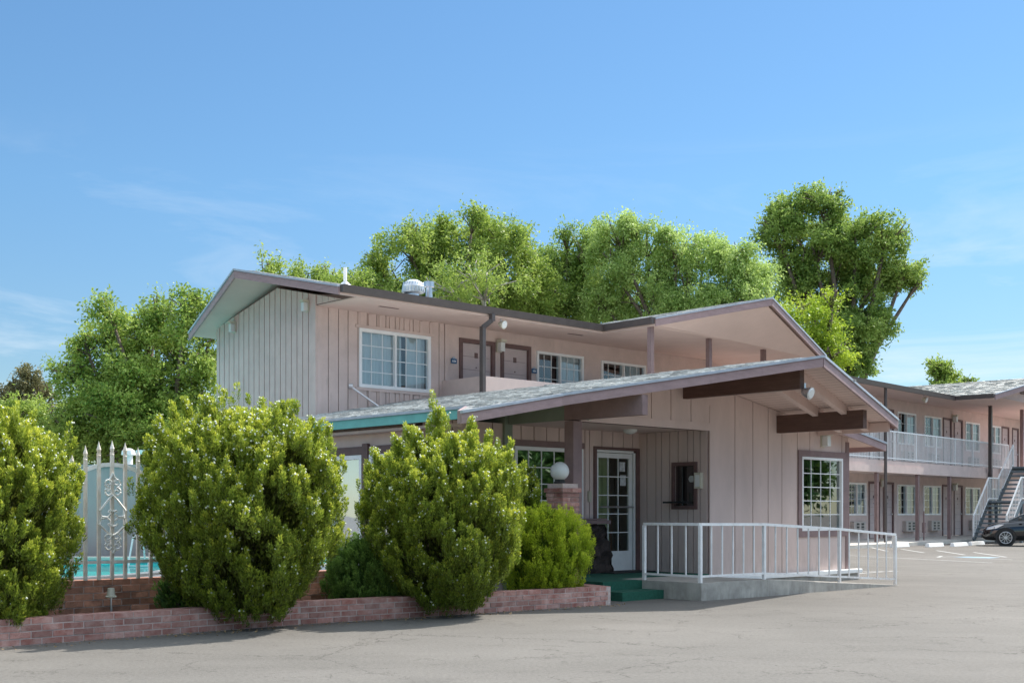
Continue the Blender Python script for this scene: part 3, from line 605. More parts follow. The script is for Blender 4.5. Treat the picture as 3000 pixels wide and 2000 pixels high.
# ================================================================ small fittings on the buildings
def jelly_lamp(fr, s, z, label, d=.02, sc_=1):
    t = thing('wall_lamp', label, 'wall lamp', fr(s, d, z), 'boxy cream wall lamps')
    q = MB(); q.box(fr, s-.07*sc_, s+.07*sc_, d, d+.02, z-.13*sc_, z+.13*sc_); q.box(fr, s-.075*sc_, s+.075*sc_, d+.021, d+.17*sc_, z+.075*sc_, z+.13*sc_)
    q.build('housing', M['lampw'], t)
    q = MB(); q.box(fr, s-.058*sc_, s+.058*sc_, d+.022, d+.14*sc_, z-.12*sc_, z+.073*sc_); q.build('lens', M['globe'], t, bevel=.01)
    return t
jelly_lamp(FW, 3.30, 2.56, 'cream wall lamp above the gridded front window of the office', d=.022)
jelly_lamp(MW, 1.58, 4.78, 'cream wall lamp between the two upstairs room doors', d=.04)
jelly_lamp(GW, 9.75, 5.03, 'cream wall lamp at the left end of the gable wall', d=.022, sc_=.85)
jelly_lamp(GW, 7.08, 5.13, 'cream wall lamp near the right corner of the gable wall', d=.022, sc_=.85)
def flood(p, face, label, m='lampw', s=1):
    t = thing('flood_lamp', label, 'flood lamp', p, 'flood lamps under the eaves')
    x, y, z = p; dx, dy = face
    q = MB(); q.tube([(x, y, z), (x, y, z-.10*s)], .022*s, 8); q.build('bracket', M['metal'], t)
    q = MB(); q.tube([(x-dx*.06*s, y-dy*.06*s, z-.16*s), (x, y, z-.17*s), (x+dx*.10*s, y+dy*.10*s, z-.20*s), (x+dx*.13*s, y+dy*.13*s, z-.21*s)], [.05*s, .085*s, .12*s, .125*s], 14); q.build('lamp_head', M[m], t, smooth=False)
    q = MB(); q.tube([(x+dx*.131*s, y+dy*.131*s, z-.2105*s), (x+dx*.15*s, y+dy*.15*s, z-.217*s)], [.11*s, .09*s], 14); q.build('lens', M['globe'], t)
    return t
flood(PL(.42, 5.47, 5.10), (.8, -.6), 'round flood lamp hanging beside the balcony downspout', s=.7)
flood(PL(RA, -2.24, 3.13), (.72, -.69), 'grey double flood lamp on the end of the ridge beam', m='metal', s=.75)
flood(RW(3.9-3.0, 1.7, 5.93), (.8, -.6), 'round flood lamp under the far wing eave', s=1.0)
q = MB(); p = PL(-.9, .9, 2.60); q.lathe(p, [(.0, -.075), (.06, -.07), (.10, -.045), (.115, -.02), (.12, 0)], 18); tag(recenter(q.build('ceiling_lamp', M['globe'], smooth=True), p), 'shallow round white lamp on the porch ceiling above the door', 'ceiling lamp')
q = MB(); q.tube([PL(-2.95, -.03, 2.63), PL(-2.95, -.14, 2.60)], .025, 10); q.box(PL, -2.98, -2.92, -.03, -.022, 2.60, 2.66); tag(recenter(q.build('security_camera', M['lampw']), PL(-2.95, -.02, 2.6)), 'tiny cream security camera on the porch header beside the corner post', 'camera')
t = thing('intercom_box', 'small cream metal box on the porch wall beside the service window', 'box', PW(.16, .02, 1.78)); q = MB(); q.box(PW, .09, .22, .022, .10, 1.64, 1.90); q.build('housing', M['lampw'], t); q = MB(); q.box(PW, .11, .20, .10, .106, 1.67, 1.86); q.build('cover', M['globe'], t)
def plaque(fr, s, z, label, d=.02):
    t = thing('room_sign', label, 'sign', fr(s, d, z), 'blue room number signs')
    q = MB(); q.box(fr, s-.075, s+.075, d, d+.012, z-.05, z+.05); q.build('plate', M['blue'], t)
    q = MB(); q.tube([fr(s, d, z+.052), fr(s, d+.01, z+.052)], .04, 14); q.build('crest', M['drip'], t)
    q = MB()
    for k, h in ((-.035, .024), (0, .03), (.035, .024)): q.box(fr, s+k-.008, s+k+.008, d+.0125, d+.015, z-h/1.2, z+h/1.5)
    q.build('digit', M['vinyl'], t)
plaque(MW, .34, 4.36, 'small blue sign left of the first balcony door'); plaque(MW, 2.64, 4.34, 'small blue sign right of the second balcony door')

# ================================================================ ENTRANCE SLAB, STEPS, RAMP, RAIL
q = MB(); q.slab([PL(-2.16, -1.55, .25), PL(-.68, -1.62, .25), PL(-.68, -.02, .25), PL(-2.16, -.02, .25)], .3)
q.hexa([PL(-.68, -1.62, -.05), PL(3.15, -1.62, -.05), PL(3.15, -.02, -.05), PL(-.68, -.02, -.05), PL(-.68, -1.62, .25), PL(3.15, -1.62, .012), PL(3.15, -.02, .012), PL(-.68, -.02, .25)])
struct(q.build('entrance_ramp', M['conc'], bevel=.008))
q = MB(); q.box(PL, .02, 4.45, -.15, -.0225, .125, .20); struct(q.build('wall_kerb', M['white'], bevel=.01)); q = MB(); q.box(PL, .04, 4.38, -.11, -.0225, -.02, .123); struct(q.build('kerb_footing', M['conc']))
st = thing('carpeted_steps', 'green carpeted steps leading up to the glass office door', 'steps', PL(-2.6, -.5, 0))
q = MB(); q.box(PL, -3.02, -.01, -.018, 1.36, 0, .252); q.box(PL, -3.02, -2.165, -.45, -.02, 0, .252); q.build('landing', M['carpet'], st)
q = MB(); q.box(PL, -3.06, -2.0, -.86, -.452, 0, .125); q.build('tread', M['carpet'], st)
q = MB(); q.box(PL, -1.15, -.12, 1.02, 1.44, .253, .268); tag(recenter(q.build('door_mat', mat('mat_rubber', (.02, .02, .022), .9, .2, 30)), PL(-.6, 1.2, .253)), 'dark rubber mat in front of the glass door', 'door mat')
hr = thing('ramp_handrail', 'white steel handrail with vertical balusters along the entrance ramp', 'handrail', PL(-2.1, -1.5, .25))
rpts = [(-2.08, -.42, .25, 1.08), (-2.10, -1.48, .25, 1.08), (-.68, -1.56, .25, 1.07), (1.38, -1.56, .125, .98), (3.12, -1.56, .02, .87)]
for a, b, z0, z1 in rpts:
    q = MB(); q.bar(PL(a, b, z0), PL(a, b, z1-.02), .045, .045); q.build('post', M['rail'], hr)
for (a, n) in zip(range(4), (3, 5, 6, 5)):
    p, r_ = rpts[a], rpts[a+1]
    q = MB(); q.bar(PL(p[0], p[1], p[3]), PL(r_[0], r_[1], r_[3]), .045, .04); q.build('top_rail', M['rail'], hr)
    q = MB(); q.bar(PL(p[0], p[1], p[2]+.09), PL(r_[0], r_[1], r_[2]+.09), .03, .03); q.build('bottom_rail', M['rail'], hr)
    for k in range(1, n+1):
        t = k/(n+1); f_ = lambda i: p[i]+(r_[i]-p[i])*t
        q = MB(); q.bar(PL(f_(0), f_(1), f_(2)+.09), PL(f_(0), f_(1), f_(3)), .018, .018); q.build('baluster', M['rail'], hr)
q = MB(); q.bar(PL(3.12, -1.56, .87), PL(3.34, -1.40, .87), .045, .04); q.bar(PL(3.33, -1.41, .87), PL(3.33, -1.41, .68), .04, .04); q.build('end_loop', M['rail'], hr)

# ================================================================ BRICKWORK
def bricks(mb, P, Q, z0, nc, ch=.065, bl=.205, depth=.1, seed=1, mort=1):
    """courses of separate bricks along the line P-Q (plan a,b), faces proud of the mortar"""
    rr = random.Random(seed); L_ = math.hypot(Q[0]-P[0], Q[1]-P[1]); ex = ((Q[0]-P[0])/L_, (Q[1]-P[1])/L_); ey = (ex[1], -ex[0])
    def fr(x, y, z): return PL(P[0]+x*ex[0]+y*ey[0], P[1]+x*ex[1]+y*ey[1], z)
    mb.box(fr, -.012, L_+.006, -depth+.004, -.0045, z0-.002, z0+nc*ch-.009, mort)
    for c in range(nc):
        x = -(bl/2 if c % 2 else 0)
        while x < L_:
            x0, x1 = max(0, x+.006), min(L_, x+bl-.006)
            if x1-x0 > .03:
                j = rr.uniform(-.003, .004); mb.box(fr, x0, x1, -depth+.001, j, z0+c*ch+.005, z0+(c+1)*ch-.006+rr.uniform(-.001, .001), 0)
            x += bl
pw_ = thing('brick_planter_wall', 'low red brick planter wall along the edge of the parking lot', 'planter wall', PL(-8, -.8, 0))
q = MB(); line = [(-15.5, -.75), (-11.4, -.78), (-8.3, -.76), (-6.2, -.97), (-3.67, -1.19)]
for i in range(4): bricks(q, line[i], line[i+1], 0, 4, depth=.2, seed=i+3)
bricks(q, (-3.67, -1.19), (-3.35, -.05), 0, 4, depth=.2, seed=11)
q.build('brickwork', [M['brick'], M['mortar']], pw_)
w2 = thing('rear_brick_wall', 'brown brick wall carrying the white iron pool fence', 'garden wall', PL(-9, .5, 0))
q = MB(); bricks(q, (-15.5, .5), (-4.95, .5), 0, 7, ch=.0745, bl=.215, depth=.2, seed=21); bricks(q, (-4.95, .5), (-4.95, 1.6), 0, 7, ch=.0745, bl=.215, depth=.2, seed=22)
q.build('brickwork', [M['brick2'], M['mortar']], w2)
pil = thing('brick_pillar', 'short red brick pillar beside the office steps', 'pillar', PL(-3.5, -.12, 0))
q = MB(); hw = .165
for c in range(25):
    rr = random.Random(c); z0 = .0+c*.0665; ex_ = .0 if c < 24 else -.03
    e = hw+rr.uniform(-.004, .004)+(.02 if c == 23 else 0)+ex_
    if c % 2: q.box(PL, -3.5-e, -3.5-.005, -.12-e, -.12+e, z0+.004, z0+.062); q.box(PL, -3.5+.005, -3.5+e, -.12-e, -.12+e, z0+.004, z0+.062)
    else: q.box(PL, -3.5-e, -3.5+e, -.12-e, -.12-.005, z0+.004, z0+.062); q.box(PL, -3.5-e, -3.5+e, -.12+.005, -.12+e, z0+.004, z0+.062)
q.box(PL, -3.5-hw+.012, -3.5+hw-.012, -.12-hw+.012, -.12+hw-.012, 0, 1.655, 1); q.build('brickwork', [M['brick'], M['mortar']], pil)
gl = thing('globe_lamp', 'round white globe lamp on top of the brick pillar', 'lamp', PL(-3.56, -.12, 1.662))
p = PL(-3.56, -.12, 1.662); q = MB(); q.lathe(p, [(.0, 0), (.085, 0), (.085, .02), (.07, .03), (.07, .055), (.0, .055)], 16); q.build('collar', M['black'], gl)
q = MB(); q.lathe((p[0], p[1], p[2]+.045+.125), [(.135*math.sin(math.pi*k/16), -.135*math.cos(math.pi*k/16)) for k in range(1, 16)]+[(.001, .135)], 28); q.build('globe', M['globe'], gl, smooth=True)
q = MB(); q.slab([PL(-15.5, .3, .16), PL(-15.5, -.55, .16), PL(-8.3, -.56, .16), PL(-6.2, -.75, .16), PL(-3.9, -.97, .16), PL(-3.62, -.1, .16), PL(-4.9, .3, .16)][::-1], .1); struct(q.build('planter_soil', M['soil']))
# little garden lamp
t = thing('path_light', 'small cream garden spotlight on a stake between the brick walls', 'garden lamp', PL(-10.2, -.1, .16)); q = MB(); q.tube([PL(-10.2, -.1, .1), PL(-10.2, -.1, .36)], .01, 6); q.build('stake', M['metal'], t)
q = MB(); q.tube([PL(-10.2, -.1, .36), PL(-10.2, -.1, .375), PL(-10.2, -.1, .38), PL(-10.2, -.1, .46)], [.055, .06, .045, .035], 12); q.build('lamp_head', M['lampw'], t)

# ================================================================ IRON FENCE
def scroll(mb, fr, s, z, sx_, sz, r=.055, turns=1.25):
    pts = []
    for k in range(15):
        t = k/14; rad = r*(1-.75*t); a = -math.pi/2+t*turns*2*math.pi
        pts.append(fr(s+sx_*(rad*math.cos(a)+r*.9), 0, z+sz*(rad*math.sin(a)+r)))
    mb.tube(pts, .012, 5)
def fence(s0, n, sp, arc, label, ornament=True, b=.42):
    fr = Fr(ab(0, b), A, neg(B)); t = thing('iron_fence_panel', label, 'fence', fr(s0+n*sp/2, 0, .52), 'white iron pool fence panels')
    mid = s0+(n-1)*sp/2; top = lambda s: 1.77-.20*((s-mid)/(sp*(n-1)/2))**2*arc
    for k in range(n):
        s = s0+k*sp; zt = top(s)+.14; q = MB(); q.bar(fr(s, 0, .52), fr(s, 0, zt), .034, .034)
        q.lathe(fr(s, 0, zt), [(.016, -.06), (.024, -.03), (.012, -.01), (.020, .01), (.026, .035), (.012, .08), (.0, .13)], 8); q.build('picket', M['rust'], t)
    q = MB(); P = [s0-.12+(n*sp+.06)*k/16 for k in range(17)]
    for a, c in zip(P, P[1:]): q.bar(fr(a, 0, top(a)), fr(c, 0, top(c)), .012, .045)
    q.build('top_rail', M['iron'], t)
    q = MB(); q.bar(fr(s0-.12, 0, .71), fr(s0+n*sp-.06, 0, .71), .012, .035); q.build('bottom_rail', M['iron'], t)
    if ornament:
        q = MB(); f2 = Fr(fr(0, .02, 0)[:2], fr.ex, fr.ey)
        for sg in (-1, 1):
            for zc, up in ((1.52, 1), (1.52, -1), (.93, 1), (.93, -1)): scroll(q, f2, mid, zc, sg, up, .050)
            q.tube([f2(mid, 0, 1.44), f2(mid+sg*.055, 0, 1.38), f2(mid+sg*.145, 0, 1.27), f2(mid+sg*.125, 0, 1.205), f2(mid+sg*.06, 0, 1.20), f2(mid+sg*.03, 0, 1.23)], .013, 5)
            q.tube([f2(mid, 0, 1.00), f2(mid+sg*.055, 0, 1.03), f2(mid+sg*.15, 0, 1.12), f2(mid+sg*.13, 0, 1.185), f2(mid+sg*.06, 0, 1.19), f2(mid+sg*.03, 0, 1.16)], .013, 5)
            q.tube([f2(mid, 0, 1.26), f2(mid+sg*.04, 0, 1.27), f2(mid+sg*.05, 0, 1.25)], .012, 5); q.tube([f2(mid, 0, 1.10), f2(mid+sg*.04, 0, 1.11), f2(mid+sg*.05, 0, 1.13)], .012, 5)
            q.tube([f2(mid, 0, .80), f2(mid+sg*.02, 0, .84), f2(mid+sg*.04, 0, .85)], .012, 5); q.tube([f2(mid, 0, 1.68), f2(mid+sg*.02, 0, 1.63), f2(mid+sg*.045, 0, 1.60)], .012, 5)
        q.build('scrollwork', M['iron'], t)
    return t
SP = .150
fence(-9.95-4*SP, 9, SP, 1.3, 'arched white iron fence panel with scrollwork seen beside the turquoise pool')
fence(-9.95-14.2*SP, 9, SP, 1.3, 'white iron fence panel behind the leftmost tall bush')
fence(-9.95+6.2*SP, 9, SP, 1.3, 'white iron fence panel behind the tall middle bush')

# ================================================================ POOL SIDE
gy = thing('grey_panel_wall', 'tall pale grey panelled wall standing behind the pool', 'wall', (-12, 34.2, 0))
q = MB(); q.box(WD, -24, -5.5, 34.2, 34.5, 0, 2.52)
for k in range(16): x = -23.4+k*1.2; q.box(WD, x, x+.07, 34.17, 34.199, 0.1, 2.5)
q.box(WD, -24, -5.5, 34.15, 34.55, 2.525, 2.60)
q.build('panel', M['grey'], gy)
q = MB(); q.lathe((-10.9, 34.35, 2.6), [(.12, 0), (.12, .26), (.2, .28), (.18, .40), (.08, .46), (0, .47)], 14); tag(recenter(q.build('roof_vent', M['white']), (-10.9, 34.35, 2.6)), 'white capped vent standing on top of the grey wall', 'vent')
pat = thing('patio_cover', 'flat pale patio cover on posts beyond the pool', 'patio cover', (-8, 31, 0))
q = MB(); q.hexa([(-9.4, 30.2, 2.72), (-5.9, 29.6, 2.90), (-5.9, 33.4, 2.90), (-9.4, 33.4, 2.72), (-9.4, 30.2, 2.80), (-5.9, 29.6, 3.05), (-5.9, 33.4, 3.05), (-9.4, 33.4, 2.80)]); q.build('roof', M['white'], pat)
for x, y in ((-8.5, 30.5), (-6.3, 30.2), (-8.9, 33), (-6.3, 33)): q = MB(); q.box(WD, x-.05, x+.05, y-.05, y+.05, 0, 2.72); q.build('post', M['white'], pat)
ld = thing('pool_ladder', 'chrome pool ladder at the right edge of the water', 'pool ladder', (-9.4, 31.0, 0))
for dx in (0, .5):
    q = MB(); q.tube([(-9.6+dx, 31.6, 0), (-9.6+dx, 31.5, .55), (-9.62+dx, 31.2, .72), (-9.66+dx, 30.8, .6), (-9.7+dx, 30.6, 0), (-9.7+dx, 30.55, -.6)], .025, 8); q.build('rail', M['iron'], ld)
for z in (-.1, -.35): q = MB(); q.bar((-9.7, 30.57, z), (-9.2, 30.57, z), .06, .02); q.build('step', M['iron'], ld)
# ================================================================ FAR WING
wing = thing('motel_wing', 'long far two-storey motel wing with white balcony railing', 'building', RW(3, 0, 0))
LWn = [(-2.29, -.69), (2.27, 4.19), (4.99, 6.9), (9.79, 11.67), (13.0, 14.6)]
UWn = [(-2.29, -.69), (2.3, 4.19), (5.09, 6.94), (9.83, 11.61), (12.92, 14.46), (17.31, 18.9)]
LDr = [(-.43, .60), (.92, 1.95), (7.11, 8.14), (8.46, 9.52)]; UDr = [(-.43, .60), (.92, 1.95), (7.2, 8.2), (8.46, 9.52), (14.6, 15.66), (16.1, 17.05)]
hl = [(a, b, 1.13, 2.42) for a, b in LWn]+[(a, b, 4.10, 5.46) for a, b in UWn]+[(a, b, .2, 2.49) for a, b in LDr]+[(a, b, 3.2, 5.50) for a, b in UDr]
q = MB(); wall(q, RW, -12, 22, 0, 6.0, hl, []); BK = Fr(RW(0, -6, 0)[:2], RD, neg(RN)); wall(q, BK, -12, 22, 0, 6.0)
q.box(RW, -12, -11.84, -6, -.16, 0, 6.0); q.build('wall', M['plaster'], wing)
for a, b in LWn: window(wing, RW, a, b, 1.13, 2.42, 2, 4, cur='half', fw=.07)
for a, b in UWn: window(wing, RW, a, b, 4.10, 5.46, 2, 3, cur='right', fw=.07)
for i, (a, b) in enumerate(LDr): room_door(wing, RW, a, b, .2, 2.49, knob=1 if i % 2 else -1)
for i, (a, b) in enumerate(UDr): room_door(wing, RW, a, b, 3.2, 5.50, knob=1 if i % 2 else -1)
q = MB(); q.box(RW, -12, 9.1, .002, 1.70, 2.78, 3.19); q.box(RW, -12, 9.1, 1.701, 1.80, 3.0, 3.2); q.box(RW, -12, 9.1, 1.70, 1.86, 2.74, 2.995)
q.box(RW, 9.1, 16, .002, 4.4, 2.9, 3.2); q.build('balcony', [M['plaster']], wing)
def wrail(pts, hgt, nm, every=.125, posts=None):
    for i in range(len(pts)-1):
        P, Q = Vector(pts[i]), Vector(pts[i+1]); Ln = (Vector((P.x, P.y, 0))-Vector((Q.x, Q.y, 0))).length; n = max(2, int(Ln/every)); q = MB(); U = Vector((0, 0, hgt))
        q.bar(P+U, Q+U, .05, .05); q.bar(P+Vector((0, 0, .1)), Q+Vector((0, 0, .1)), .04, .04)
        for k in range(n+1):
            T = P+(Q-P)*k/n; th = .05 if k % 16 == 0 or k == n else .022; q.bar(T+Vector((0, 0, .02)), T+U, th, th)
        q.build(nm, M['rail'], wing)
wrail([RW(-12, 1.76, 3.2), RW(10.4, 1.76, 3.2)], 1.12, 'balcony_railing')
wrail([RW(9.4, 4.4, 3.2), RW(16, 4.4, 3.2)], 1.12, 'balcony_railing')
for s in (-3.56, .17, 3.42): q = MB(); q.box(RW, s-.06, s+.06, 1.70, 1.82, .1, 2.735); q.build('column', M['post'], wing)
for s, d in ((7.62, 1.95), (10.63, 2.3)): q = MB(); q.box(RW, s-.07, s+.07, d-.07, d+.07, .05, 5.93); q.build('column', M['gutter' if s < 8 else 'post'], wing)
q = MB(); q.tube([RW(-3.2, 1.95, .1), RW(-3.2, 1.95, 5.9)], .06, 8); q.build('downspout', M['gutter'], wing)
q = MB(); q.tube([RW(.35, 1.95, .15), RW(.35, 1.95, 1.3)], .03, 6); q.box(RW, .28, .42, 1.9, 2.0, .45, .85); q.build('pipe', M['post'], wing)
zw = lambda d: 6.02+.075*(2.0-d); zc2 = lambda s: 6.02+.238*(s-3.3)
q = MB(); q.slab([RW(-12, 2.0, zw(2)), RW(3.3, 2.0, zw(2)), RW(3.9, -1.9, zw(-1.9)), RW(-12, -1.9, zw(-1.9))], .08, 0, 1)
q.slab([RW(-12, -1.9, zw(-1.9)), RW(12, -1.9, zw(-1.9)), RW(12, -6.3, 6.0), RW(-12, -6.3, 6.0)], .08, 0, 1)
q.slab([RW(3.3, 3.66, zc2(3.3)), RW(7.5, 4.6, zc2(7.5)), RW(7.5, -1.9, zc2(7.5)), RW(3.9, -1.9, zc2(3.9)), RW(3.3, 2.0, zc2(3.3))][::-1][::-1], .08, 0, 1)
q.slab([RW(7.5, 4.6, zc2(7.5)-.003), RW(11.7, 3.66, 6.02), RW(11.7, -1.9, 6.02), RW(7.5, -1.9, zc2(7.5)-.003)], .08, 0, 1)
q.slab([RW(11.72, 2.0, zw(2)), RW(22, 2.0, zw(2)), RW(22, -1.9, zw(-1.9)), RW(11.72, -1.9, zw(-1.9))], .08, 0, 1); q.slab([RW(12.02, -1.9, zw(-1.9)), RW(22, -1.9, zw(-1.9)), RW(22, -6.3, 6.0), RW(12.02, -6.3, 6.0)], .08, 0, 1)
wr = q.build('roof', [M['shbase'], M['soffit']], wing)
q = MB(); pg = [(3.3, 3.66), (7.5, 4.6), (7.5, -1.9), (3.9, -1.9), (3.3, 2.0)]; shingles(q, RW, pg, lambda s, d: zc2(s), 'x-', course=.15, tab=.26, seed=31); q.build('shingles', M['shingle'], wr)
q = MB()
for P, Q in (((-12, 2.0), (3.3, 2.0)), ((3.3, 2.0), (3.3, 3.66))):
    P, Q = Vector(RW(*P, 6.03)), Vector(RW(*Q, 6.03)); d_ = (Q-P).normalized(); nn = Vector((d_.y, -d_.x, 0)); z = Vector((0, 0, 1))
    q.hexa([P-z*.17+nn*.01, Q-z*.17+nn*.01, Q-z*.17+nn*.10, P-z*.17+nn*.10, P, Q, Q+nn*.14, P+nn*.14])
q.build('gutter', M['gutter'], wr)
fascia(wr, [(RW(3.3, 3.66, 6.03), RW(7.5, 4.6, zc2(7.5)+.006)), (RW(7.5, 4.6, zc2(7.5)+.006), RW(11.7, 3.66, 6.03))], h=.2)
q = MB(); q.slab([RW(-12, 1.98, 5.95), RW(3.36, 1.98, 5.95), RW(3.36, 3.6, 5.95), RW(11.6, 3.6, 5.95), RW(11.6, .03, 5.95), RW(-12, .03, 5.95)], .02); q.slab([RW(11.605, 1.98, 5.95), RW(22, 1.98, 5.95), RW(22, .03, 5.95), RW(11.605, .03, 5.95)], .02); q.build('porch_soffit', M['soffit'], wr)
q = MB(); q.add([RW(3.4, 3.55, 5.95), RW(11.6, 3.55, 5.95), RW(7.5, 3.55, zc2(7.5)-.15)], [(0, 1, 2)]); q.add([RW(3.4, 3.5, 5.95), RW(11.6, 3.5, 5.95), RW(7.5, 3.5, zc2(7.5)-.15)], [(2, 1, 0)]); q.build('gable_panel', M['plaster'], wr)
q = MB()
for k in range(5): q.box(RW, 6.6, 7.2, 3.552, 3.60, 6.28+k*.09, 6.33+k*.09)
q.build('louvre_vent', M['trim'], wr)
q = MB(); p = RW(-1.2, .6, 6.12); q.lathe(p, [(.15, 0), (.15, .1), (.28, .13), (.18, .24), (0, .27)], 12); q.build('vent_cap', M['white'], wr)
# stairs
stz0, stz1, stz2 = .15, 1.72, 3.2; q = MB(); n1 = 9
def flight(q, s0, s1, z0, z1, n, d0, d1):
    for k in range(n):
        a = s0+(s1-s0)*k/n; z = z0+(z1-z0)*(k+1)/n; q.box(RW, a, a+(s1-s0)/n+.02, d0+.04, d1-.04, z-.07, z, 1)
    for d in (d0, d1): q.bar(RW(s0, d, z0-.02), RW(s1, d, z1-.05), .05, .24)
flight(q, 2.5, 4.2, stz0, stz1, 9, 3.1, 4.4); flight(q, 5.3, 7.1, stz1, stz2, 8, 3.1, 4.4); q.box(RW, 4.2, 5.3, 3.08, 4.42, stz1-.12, stz1-.003); q.box(RW, 7.1, 9.4, 3.08, 4.38, 3.05, 3.198)
q.box(RW, 4.6, 4.7, 3.2, 3.3, 0, stz1-.13); q.box(RW, 4.6, 4.7, 4.2, 4.3, 0, stz1-.13)
q.build('staircase', [M['stair'], M['tread']], wing)
for d in (3.1, 4.4): wrail([RW(2.5, d, stz0), RW(4.2, d, stz1), RW(5.3, d, stz1), RW(7.1, d, stz2)], .95, 'stair_railing', every=.16)
wrail([RW(7.1, 4.4, stz2), RW(9.4, 4.4, stz2)], 1.05, 'stair_railing')
# AC units
GR = 'wall air conditioners'
def acunit(s, z, label):
    t = thing('air_conditioner', label, 'air conditioner', RW(s, .01, z), GR); q = MB(); q.box(RW, s-.55, s+.5, .0, .16, z-.21, z+.21); q.box(RW, s-.58, s+.55, .0, .2, z-.24, z-.212); q.build('housing', M['ac'], t, bevel=.01)
    q = MB()
    for c in (-.30, .12):
        for r_ in range(3): q.box(RW, s+c-.02, s+c+.20, .161, .17, z-.17+r_*.12, z-.09+r_*.12)
    q.build('grille', M['black'], t)
for s, l in ((-1.5, 'air conditioner under the ground-floor window nearest the office'), (3.42, 'air conditioner right of the first pair of far wing doors, ground floor'), (6.1, 'air conditioner left of the second pair of far wing doors, ground floor'), (10.85, 'air conditioner partly behind the stair railing, ground floor')): acunit(s, .68, l)
for s, l in ((3.3, 'upstairs air conditioner behind the balcony railing, nearest the office roof'), (6.1, 'upstairs air conditioner left of the second pair of balcony doors'), (10.8, 'upstairs air conditioner right of the second pair of balcony doors'), (13.7, 'upstairs air conditioner behind the tall dark column')): acunit(s, 3.62, l)
for s, z, l in ((.76, 2.45, 'small cream lamp between the first pair of ground-floor doors in the far wing'), (8.3, 2.4, 'small cream lamp between the second pair of ground-floor doors in the far wing'), (8.32, 5.5, 'small cream lamp between the second pair of upstairs doors in the far wing')): jelly_lamp(RW, s, z, l, .035, 1.3)
q = MB(); q.slab([RW(-12, .0, .19), RW(22, .0, .19), RW(22, 2.6, .12), RW(-12, 2.6, .12)], .3); struct(q.build('walkway', M['curb']))
# wheel stops
for (x, y), l in (((13.95, 43.5), 'white wheel stop seen through the end of the ramp handrail'), ((15.35, 43.9), 'second white wheel stop from the office'), ((16.5, 44.6), 'third white wheel stop from the office'), ((17.75, 46.2), 'white wheel stop beside the front wheel of the black car')):
    f2 = Fr((x, y), RD, RN); q = MB(); q.hexa([f2(-.7, -.09, 0), f2(.7, -.09, 0), f2(.7, .09, 0), f2(-.7, .09, 0), f2(-.66, -.055, .14), f2(.66, -.055, .14), f2(.66, .055, .14), f2(-.66, .055, .14)])
    tag(recenter(q.build('wheel_stop', M['white'], bevel=.01), (x, y, 0)), l, 'wheel stop', 'white concrete wheel stops')
# painted lines
q = MB()
def line_(x0, y0, x1, y1, wd=.1): q.hexa([(Vector((x0, y0, 0))+o) for o in ()]) if 0 else None; d_ = Vector((x1-x0, y1-y0, 0)).normalized(); n_ = Vector((d_.y, -d_.x, 0))*wd/2; q.add([Vector((x0, y0, .004))-n_, Vector((x0, y0, .004))+n_, Vector((x1, y1, .004))+n_, Vector((x1, y1, .004))-n_], [(0, 1, 2, 3)])
line_(9.2, 36.2, 11.9, 29.9); line_(12.86, 43.6, 12.05, 38.8); line_(13.23, 41.1, 12.75, 37.4); line_(13.9, 39.6, 13.3, 35.5); line_(14.43, 37.8, 13.82, 33.8); line_(11.84, 33.6, 13.2, 31.9); line_(12.3, 34.6, 13.7, 33.4); line_(11.84, 33.6, 12.3, 34.6); line_(6.74, 24.3, 8.15, 25.8); line_(6.6, 25.7, 8.15, 25.5); line_(16, 37.5, 15.8, 34.5)
struct(q.build('parking_lines', M['paint']))
q = MB(); q.add([(12.3, 33.7, .004), (13.0, 32.9, .004), (13.5, 33.4, .004), (12.9, 34.1, .004)], [(0, 1, 2, 3)]); struct(q.build('parking_symbol', M['bluepaint']))

